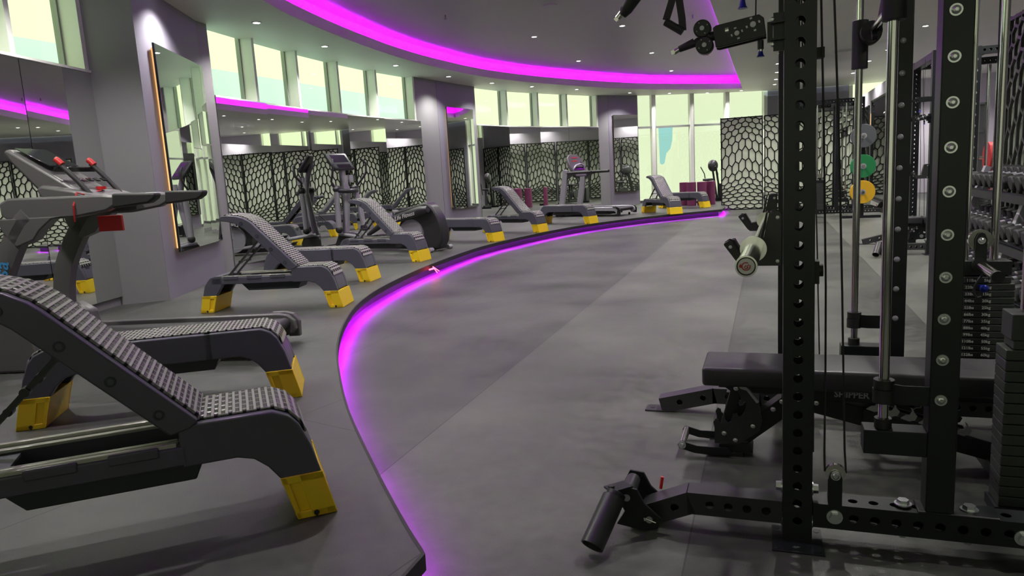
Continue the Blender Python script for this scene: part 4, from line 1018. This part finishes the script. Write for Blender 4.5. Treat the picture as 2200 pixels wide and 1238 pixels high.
        MB().cyl((-.072, y, 1.728), (-.072, y, 1.712), .007, .010).cyl((-.072, y, 1.712), (-.072, y, 1.704), .010, .015, n=20).build('upper_pin_knob', m_blue, ao)
        MB().tube([(-.035, y, 1.66), (-.032, y, 1.85), (-.03, y, 2.3)], .0022, 6, (0, 1, 0)).build('arm_cable', m_rubberk, ao)
        up = MB(); up.box(-.10, .045, y - .02, y + .02, 1.82, 1.88); up.build('upper_arm', m_black, t, bevel=.003)
        MB().cyl((-.33, y - .02, 1.798), (-.33, y + .02, 1.798), .028, n=28).bar((-.33, y, 1.80), (-.10, y, 1.85), .02, .03).build('upper_pulley', m_black, t)
        MB().tube([(-.33, y, 1.80), (-.37, y, 1.79), (-.395, y, 1.785)], .004, 6).cyl((-.385, y, 1.798), (-.425, y, 1.745), .026, .020, n=18).cyl((-.425, y, 1.745), (-.437, y, 1.728), .020, .012, n=18).build('upper_cable_stop', m_rubberk, t)
        MB().pipe((-.438, y, 1.737), (-.452, y, 1.722), .010, .006, 14).bar((-.447, y, 1.73), (-.46, y, 1.716), .006, .012).build('upper_eyelet', m_chrome, t)
    # J-cups holding the bar
    for y in (Y0, Y1):
        j = MB(); P = [(.041, 1.083), (.034, 1.091), (.012, 1.091), (.004, 1.084), (-.020, .972), (-.026, .966), (-.076, .958), (-.086, .968), (-.108, 1.0), (-.118, 1.003), (-.133, .993), (-.133, .988), (-.092, .930), (-.08, .920), (.041, .920)]
        j.prism(P, y - .035, y - .028); j.prism(P, y + .020, y + .027); j.prism([(-.006, .972), (-.08, .958), (-.09, .945), (.03, .935), (.038, 1.08), (.030, 1.085)], y - .03, y + .02)
        jo = j.build('bar_hook', m_satin, t, bevel=.0015)
        MB().prism([(.000, 1.09), (-.006, 1.085), (-.031, .972), (-.020, .968)], y - .036, y + .028).prism([(-.100, 1.004), (-.108, 1.004), (-.084, .962), (-.074, .957)], y - .036, y + .028).build('hook_liner', m_rubberk, jo)
        for (x, z) in ((.028, 1.072), (.028, .935), (-.113, .982)): bolt(jo, (x, y - .035, z), (0, -1, 0), .0055, .004, washer=False)
    for o in t.children:
        o.location = V(*o.location) - O
    return t
main_rack = rack(True, 'black cable rack with perforated upright, chrome rods and numbered weight stack, closest to camera', 'black cable racks')

# barbell lying in the hooks
b0 = V(-.050, 1.80, .998); dr = V(.0215, 1.0, -.0165).normalized()
t = thing('barbell', 'chrome barbell with white end cap resting in the hooks of the front rack', 'barbell', b0)
def along(s): return tuple(dr * s)
MB().cyl(along(.02), along(.415), .0255, n=32).build('sleeve', m_chrome, t)
MB().pipe(along(0), along(.02), .0265, .0225, 32).build('sleeve_rim', m_chrome, t)
MB().cyl(along(.415), along(.43), .038, n=32).cyl(along(.43), along(.445), .038, .03, n=32).build('collar', m_chrome, t)
MB().cyl(along(.445), along(1.755), .0145, n=24).build('shaft', m_chrome, t)
MB().cyl(along(1.755), along(1.785), .038, n=32).build('far_collar', m_chrome, t); MB().cyl(along(1.785), along(2.2), .0255, n=28).build('far_sleeve', m_chrome, t)
cp = MB().cyl(along(.004), along(.02), .0225, n=32).build('end_cap', m_rubberk, t)
cw = MB().cyl(along(.002), along(.006), .0195, n=32).build('cap_face', m_dial, t)
em = MB(); ring = [(.0095 * math.cos(a), .0095 * math.sin(a)) for a in [math.radians(x) for x in range(60, 400, 20)]]
em.tube([(x, -.0012, z) for x, z in ring], .0011, 6, (0, 1, 0)); em.prism([(-.016, .002), (-.013, .006), (-.010, .003), (-.008, .006), (-.008, -.003), (-.015, -.003)], -.002, -.001); em.tube([(-.004, -.0012, -.003), (.000, -.0012, .003), (.002, -.0012, -.002), (.006, -.0012, .005)], .0012, 6, (0, 1, 0)); em.tube([(-.003, -.0012, -.006), (.002, -.0012, -.0055), (.005, -.0012, -.002)], .001, 6, (0, 1, 0))
em.build('red_emblem', m_red, t)

# loop handle on its strap
t = thing('strap_handle', 'black nylon loop handle hanging from the top of the front rack', 'cable handle', (-.27, 2.37, 1.70))
MB().sweep([(.012, 0, .16), (-.012, 0, .05), (-.030, 0, -.002)], [(-.011, -.002), (.011, -.002), (.011, .002), (-.011, .002)], (0, 1, 0)).sweep([(.005, .006, .16), (.010, .006, .06), (.018, .006, .0), (.020, .006, -.038)], [(-.011, -.002), (.011, -.002), (.011, .002), (-.011, .002)], (0, 1, 0)).build('strap', m_rubberk, t)
MB().cyl((-.032, 0, -.006), (.020, 0, -.042), .0125, n=16).build('grip', m_rubberk, t)

# ================================================================== ADJUSTABLE BENCH
def adj_bench(label):
    O = V(.3, 3.12, 0); t = thing('weight_bench', label, 'bench', O, 0, 'black adjustable benches')
    def put(mb, n, m, par=None, **k):
        o = mb.build(n, m, par or t, **k)
        if par is None: o.location = -O
        return o
    s = MB(); s.rbox(-.262, .112, 2.985, 3.27, .325, .405, .014); put(s, 'seat_pad', m_vinyl, ang=60)
    s = MB(); s.rbox(.128, 1.05, 2.985, 3.27, .322, .407, .014); put(s, 'back_pad', m_vinyl, ang=60)
    s = MB(); s.bar((-.20, 3.12, .308), (.13, 3.12, .300), .07, .03); s.prism([(-.205, .325), (-.15, .285), (.0, .28), (.17, .29), (.17, .325)], 3.06, 3.18); put(s, 'seat_frame', m_black)
    s = MB(); s.box(.14, 1.0, 3.04, 3.20, .290, .322); s.prism([(.14, .275), (.50, .265), (.55, .322), (.14, .322)], 3.035, 3.045); put(s, 'back_frame', m_black)
    # main spine
    s = MB(); s.bar((-.16, 3.12, .030), (.08, 3.12, .235), .09, .075, (0, 0, 1)); s.bar((.07, 3.12, .268), (.85, 3.12, .075), .09, .075, (0, 0, 1)); put(s, 'spine', m_black, bevel=.003)
    s = MB(); s.box(-.19, -.10, 3.04, 3.20, .0, .018); s.prism([(-.20, .016), (-.20, .05), (-.08, .06), (-.06, .016)], 3.05, 3.19); put(s, 'floor_foot', m_rubberk, bevel=.002)
    s = MB(); s.box(.80, .87, 2.95, 3.29, 0, .06); put(s, 'floor_foot', m_rubberk, bevel=.002)
    # front handle with chrome roller
    s = MB()
    for y in (3.02, 3.21): s.prism([(-.365, .03), (-.372, .045), (-.36, .062), (-.345, .06), (-.29, .045), (-.16, .045), (-.14, .02), (-.24, .008), (-.30, .012)], y - .004, y + .004) ; 
    s.box(-.25, -.16, 3.02, 3.21, .01, .016); put(s, 'handle_frame', m_black, bevel=.001)
    s = MB(); s.cyl((-.352, 3.026, .046), (-.352, 3.204, .046), .016, n=24); ro = put(s, 'roller', m_chrome)
    for y, d in ((3.016, -1),): 
        bo = bolt(t, (-.352, y, .046), (0, d, 0), .012, .008); bo.location = -O
    # ladder of seat positions
    P = [(-.217, .055), (-.217, .125), (-.222, .150), (-.212, .165), (-.200, .160), (-.197, .145), (-.188, .14), (-.182, .16), (-.177, .19), (-.172, .165), (-.16, .15), (-.150, .155), (-.140, .19), (-.125, .195), (-.118, .18), (-.105, .185), (-.095, .20), (-.085, .235), (-.092, .25), (-.103, .243), (-.112, .27), (-.125, .30), (-.112, .315), (-.08, .303), (-.035, .245), (-.022, .169), (-.035, .119), (-.12, .055)]
    for y in (3.045, 3.19):
        s = MB(); s.prism(P, y - .004, y + .004); put(s, 'ladder_plate', m_satin, ang=20)
    s = MB(); s.prism([(-.118, .318), (-.105, .322), (-.08, .308), (-.035, .25), (-.045, .245), (-.085, .298), (-.11, .305)], 3.035, 3.20); put(s, 'ladder_edge', m_silver)
    s = MB(); s.bar((-.185, 3.10, .075), (-.125, 3.10, .295), .045, .045, (0, 1, 0)); put(s, 'support_bar', m_black, bevel=.003)
    for (x, z) in ((-.177, .103), (-.131, .075), (-.06, .142), (.02, .222), (.054, .257), (.186, .258), (-.127, .305)):
        bo = bolt(t, (x, 3.041, z), (0, -1, 0), .0105, .008, washer=False); bo.location = -O
    # rear ladder with hooked teeth
    for y in (3.045, 3.19):
        for k in range(6):
            x0 = .40 + k * .062; z0 = .262 - k * .0155
            s = MB(); s.prism([(x0 - .03, z0 - .02), (x0, z0 - .03), (x0 + .02, z0 - .025), (x0 + .028, z0 - .008), (x0 + .018, z0 + .004), (x0 + .012, z0 + .020), (x0 + .004, z0 + .026), (x0 + .010, z0 + .010), (x0 + .002, z0 - .004), (x0 - .012, z0 - .006)][::-1], y - .004, y + .004)
            put(s, 'ladder_tooth', m_silver if y < 3.1 else m_satin, ang=20)
        s = MB(); s.prism([(.36, .24), (.74, .145), (.76, .09), (.36, .19)], y - .0035, y + .0035); put(s, 'rear_ladder_plate', m_black)
    s = MB(); s.bar((.24, 3.12, .285), (.42, 3.12, .25), .07, .01, (0, 0, 1)); put(s, 'link_plate', m_satin)
    s = MB(); s.cyl((.66, 3.03, .20), (.66, 2.96, .185), .012, n=16); put(s, 'pop_pin', m_rubberk)
    tx = text('frame_lettering', 'SHIPPER', .036, m_silver, t, TM(V(.315, 3.034, .300) - O, (1, 0, -.03), (0, 0, 1)), extrude=.0004, bold=.001)
    for x, z, w in ((-.120, .128, '15'), (-.085, .175, '30'), (-.172, .078, '0')):
        text('step_number', w, .022, m_deckdk, t, TM(V(x, 3.040, z) - O, (1, 0, 0), (0, 0, 1)), extrude=.0004)
    s = MB(); s.bar((-.16, 3.44, .20), (-.15, 3.46, .30), .03, .03); s.bar((-.16, 3.44, .20), (-.16, 3.2, .22), .03, .03); put(s, 'side_bracket', m_black)
    return t
main_bench = adj_bench('long black padded adjustable bench with chrome foot roller, inside the closest rack')

# ================================================================== OTHER RACKS (same machines farther off)
def lite_copy(root, loc, rz, label, group=None):
    c = root.copy(); COL.objects.link(c); c.location = loc; c.rotation_euler = (0, 0, rz); c['label'] = label
    for ch in list(root.children):
        if ch.type == 'FONT' or ch.name.startswith(('frame_lettering', 'step_number')): continue
        k = ch.copy(); COL.objects.link(k); k.parent = c
        for g in list(ch.children):
            if g.name.startswith(('number',)): continue
            q = g.copy(); COL.objects.link(q); q.parent = k
            for h in list(g.children): r = h.copy(); COL.objects.link(r); r.parent = q
    return c
lite_copy(main_rack, (.3 + 1.77, 3.0 + 7.46, 0), 0, 'black cable rack standing beyond the dumbbells, seen between the chrome rods of the front rack')
lite_copy(main_bench, (.3 + 1.77, 3.12 + 7.46, 0), 0, 'black adjustable bench inside the second cable rack, beyond the chrome rods')
lite_copy(main_rack, (1.59, 17.0, 0), PI, 'black cable rack with coloured plates in front of the honeycomb screens')
# bumper plates on pegs of the far rack
peg = thing('plate_tree', 'black plate storage post with pegs beside the far cable rack', 'plate rack', (1.745, 15.75, 0))
MB().box(-.04, .04, -.04, .04, 0, 1.9).box(-.35, .35, -.05, .05, 0, .05).build('post', m_black, peg)
for z, m, nm in ((.52, m_ybump, 'yellow'), (1.02, m_green, 'green'), (1.60, m_gbump, 'grey')):
    MB().cyl((0, .04, z), (0, -.30, z), .024, n=14).build('peg', m_chrome, peg)
    for k in range(2):
        p = MB(); p.pipe((0, 0, 0), (0, -.055, 0), .225, .027, 36)
        o = p.build('weight_disc', m, None, bevel=.006); o.location = (1.745, 15.75 - .07 - k * .07, z)
        tag(o, '%s rubber bumper plate on the far post, %s' % (nm, 'outer one facing camera' if k else 'inner one against the post'), 'weight plate', 'bumper plates on the far post')
        MB().pipe((0, .002, 0), (0, -.057, 0), .055, .027, 24).build('hub', m_silver, o)

# ================================================================== DUMBBELL RACK
t = thing('dumbbell_rack', 'three-tier black and silver dumbbell rack in front of the right-hand lattice screens', 'dumbbell rack', (1.73, 6.2, 0))
tiers = [(.23, -.10), (.56, -.02), (.90, .06)]
for y in (-1.36, 0., 1.36):
    MB().bar((-.22, y, .0), (.13, y, 1.08), .05, .07, (0, 1, 0)).bar((-.25, y, .03), (.25, y, .03), .06, .06).bar((.20, y, .03), (.20, y, 1.0), .05, .05, (0, 1, 0)).build('leg_frame', m_silver, t, bevel=.003)
for z, x in tiers:
    for dx, dz in ((-.10, -.02), (.13, .03)):
        MB().bar((x + dx, -1.40, z + dz), (x + dx, 1.40, z + dz), .035, .05).build('tray_rail', m_black, t, bevel=.003)
    MB().bar((x - .155, -1.40, z - .025), (x - .155, 1.40, z - .025), .006, .06).build('tray_lip', m_black, t)
def dumbbell_proto():
    t = thing('dumbbell', '', 'dumbbell', (0, 0, 0), 0)
    hx_ = [(.062 * math.cos(PI / 3 * k), .062 * math.sin(PI / 3 * k)) for k in range(6)]
    for s in (-1, 1):
        m = MB(); m.prism(hx_, s * .075 - (.0 if s > 0 else .085), s * .075 + (.085 if s > 0 else .0), 'yz'); m.build('hex_head', m_rubberk, t, bevel=.012)
    MB().cyl((-.08, 0, 0), (.08, 0, 0), .016, n=14).build('handle', m_silver, t)
    return t
db = None; names3 = ['bottom', 'middle', 'top']
for ti, (z, x) in enumerate(tiers):
    for k in range(15):
        y = 1.235 - k * .158 - (.07 if k >= 8 else 0)
        lab = 'black hex dumbbell, number %s from the far end on the %s tier' % ((ORD + ['fifteenth'])[k], names3[ti])
        if db is None: db = dumbbell_proto(); c = db
        else: c = copy_tree(db)
        c.location = (1.73 + x + .01, 6.2 + y, z + .112); c.rotation_euler = (0, -.2, 0)
        c['label'] = lab.replace('number ', ''); c['group'] = 'hex dumbbells on the rack'

# ================================================================== RIGHT-HAND BACKGROUND
t = thing('shelf_unit', 'dark shelf unit with a potted plant on top, seen between the two front posts', 'shelf', (3.05, 14.2, 0))
for z in (.05, .55, 1.05, 1.5, 1.95): MB().box(-.35, .35, -.2, .2, z, z + .03).build('shelf_board', m_gbump, t)
for x in (-.35, .32): MB().box(x, x + .03, -.2, .2, 0, 1.98).build('side_panel', m_gbump, t)
def plant(loc, h, n, label, pot=True, spread=.3, m=m_leaf):
    t = thing('potted_plant', label, 'potted plant', loc)
    if pot: MB().cyl((0, 0, 0), (0, 0, .16), .07, .10, n=20).build('pot', m_pot, t)
    s = MB(); rnd = random.Random(int(h * 100))
    for i in range(n):
        a = rnd.uniform(0, 2 * PI); r = rnd.uniform(.3, 1) * spread; z0 = .15 + rnd.uniform(0, .5) * h; z1 = z0 + rnd.uniform(.2, .5) * h
        p0 = V(0, 0, z0); p1 = V(math.cos(a) * r * .6, math.sin(a) * r * .6, z1); p2 = V(math.cos(a) * r, math.sin(a) * r, z1 - .12 * h)
        w = V(-math.sin(a), math.cos(a), 0) * .035
        s.add([p0, p1 + w, p1 - w, p2], [(0, 1, 2), (1, 3, 2)])
    o = s.build('leaves', m, t)
    mo = o.modifiers.new('solid', 'SOLIDIFY'); mo.thickness = .002
    MB().cyl((0, 0, .1), (0, 0, .15 + h * .6), .012).build('stem', m_pot if not pot else m_leaf, t)
plant((3.05, 14.2, 1.985), .35, 26, 'small plant in a terracotta pot on top of the dark shelf unit', spread=.2)
plant((2.78, 13.4, 0), 1.5, 110, 'tall leafy plant standing on the floor left of the shelf unit', spread=.34)
t = thing('plate_tree', 'black plate storage post holding red bumper plates near the white back wall', 'plate rack', (3.35, 12.4, 0))
MB().box(-.04, .04, -.04, .04, 0, 1.7).box(-.3, .3, -.2, .2, 0, .06).build('post', m_black, t)
for z in (.50, 1.10): MB().cyl((-.42, 0, z), (.42, 0, z), .024, n=14).build('peg', m_chrome, t)
for j, z in enumerate((1.10, .50)):
    for k in range(6):
        x = (-.14 - .075 * k) if k < 3 else (.14 + .075 * (k - 3))
        o = MB().pipe((-.032, 0, 0), (.032, 0, 0), .225, .027, 36).build('weight_disc', m_rbump, None, bevel=.008); o.location = (3.35 + x, 12.4, z)
        tag(o, 'red rubber bumper plate, %s peg near white wall, %s from left end' % (('upper', 'lower')[j], ORD[(2 - k) if k < 3 else k]), 'weight plate', 'red bumper plates')
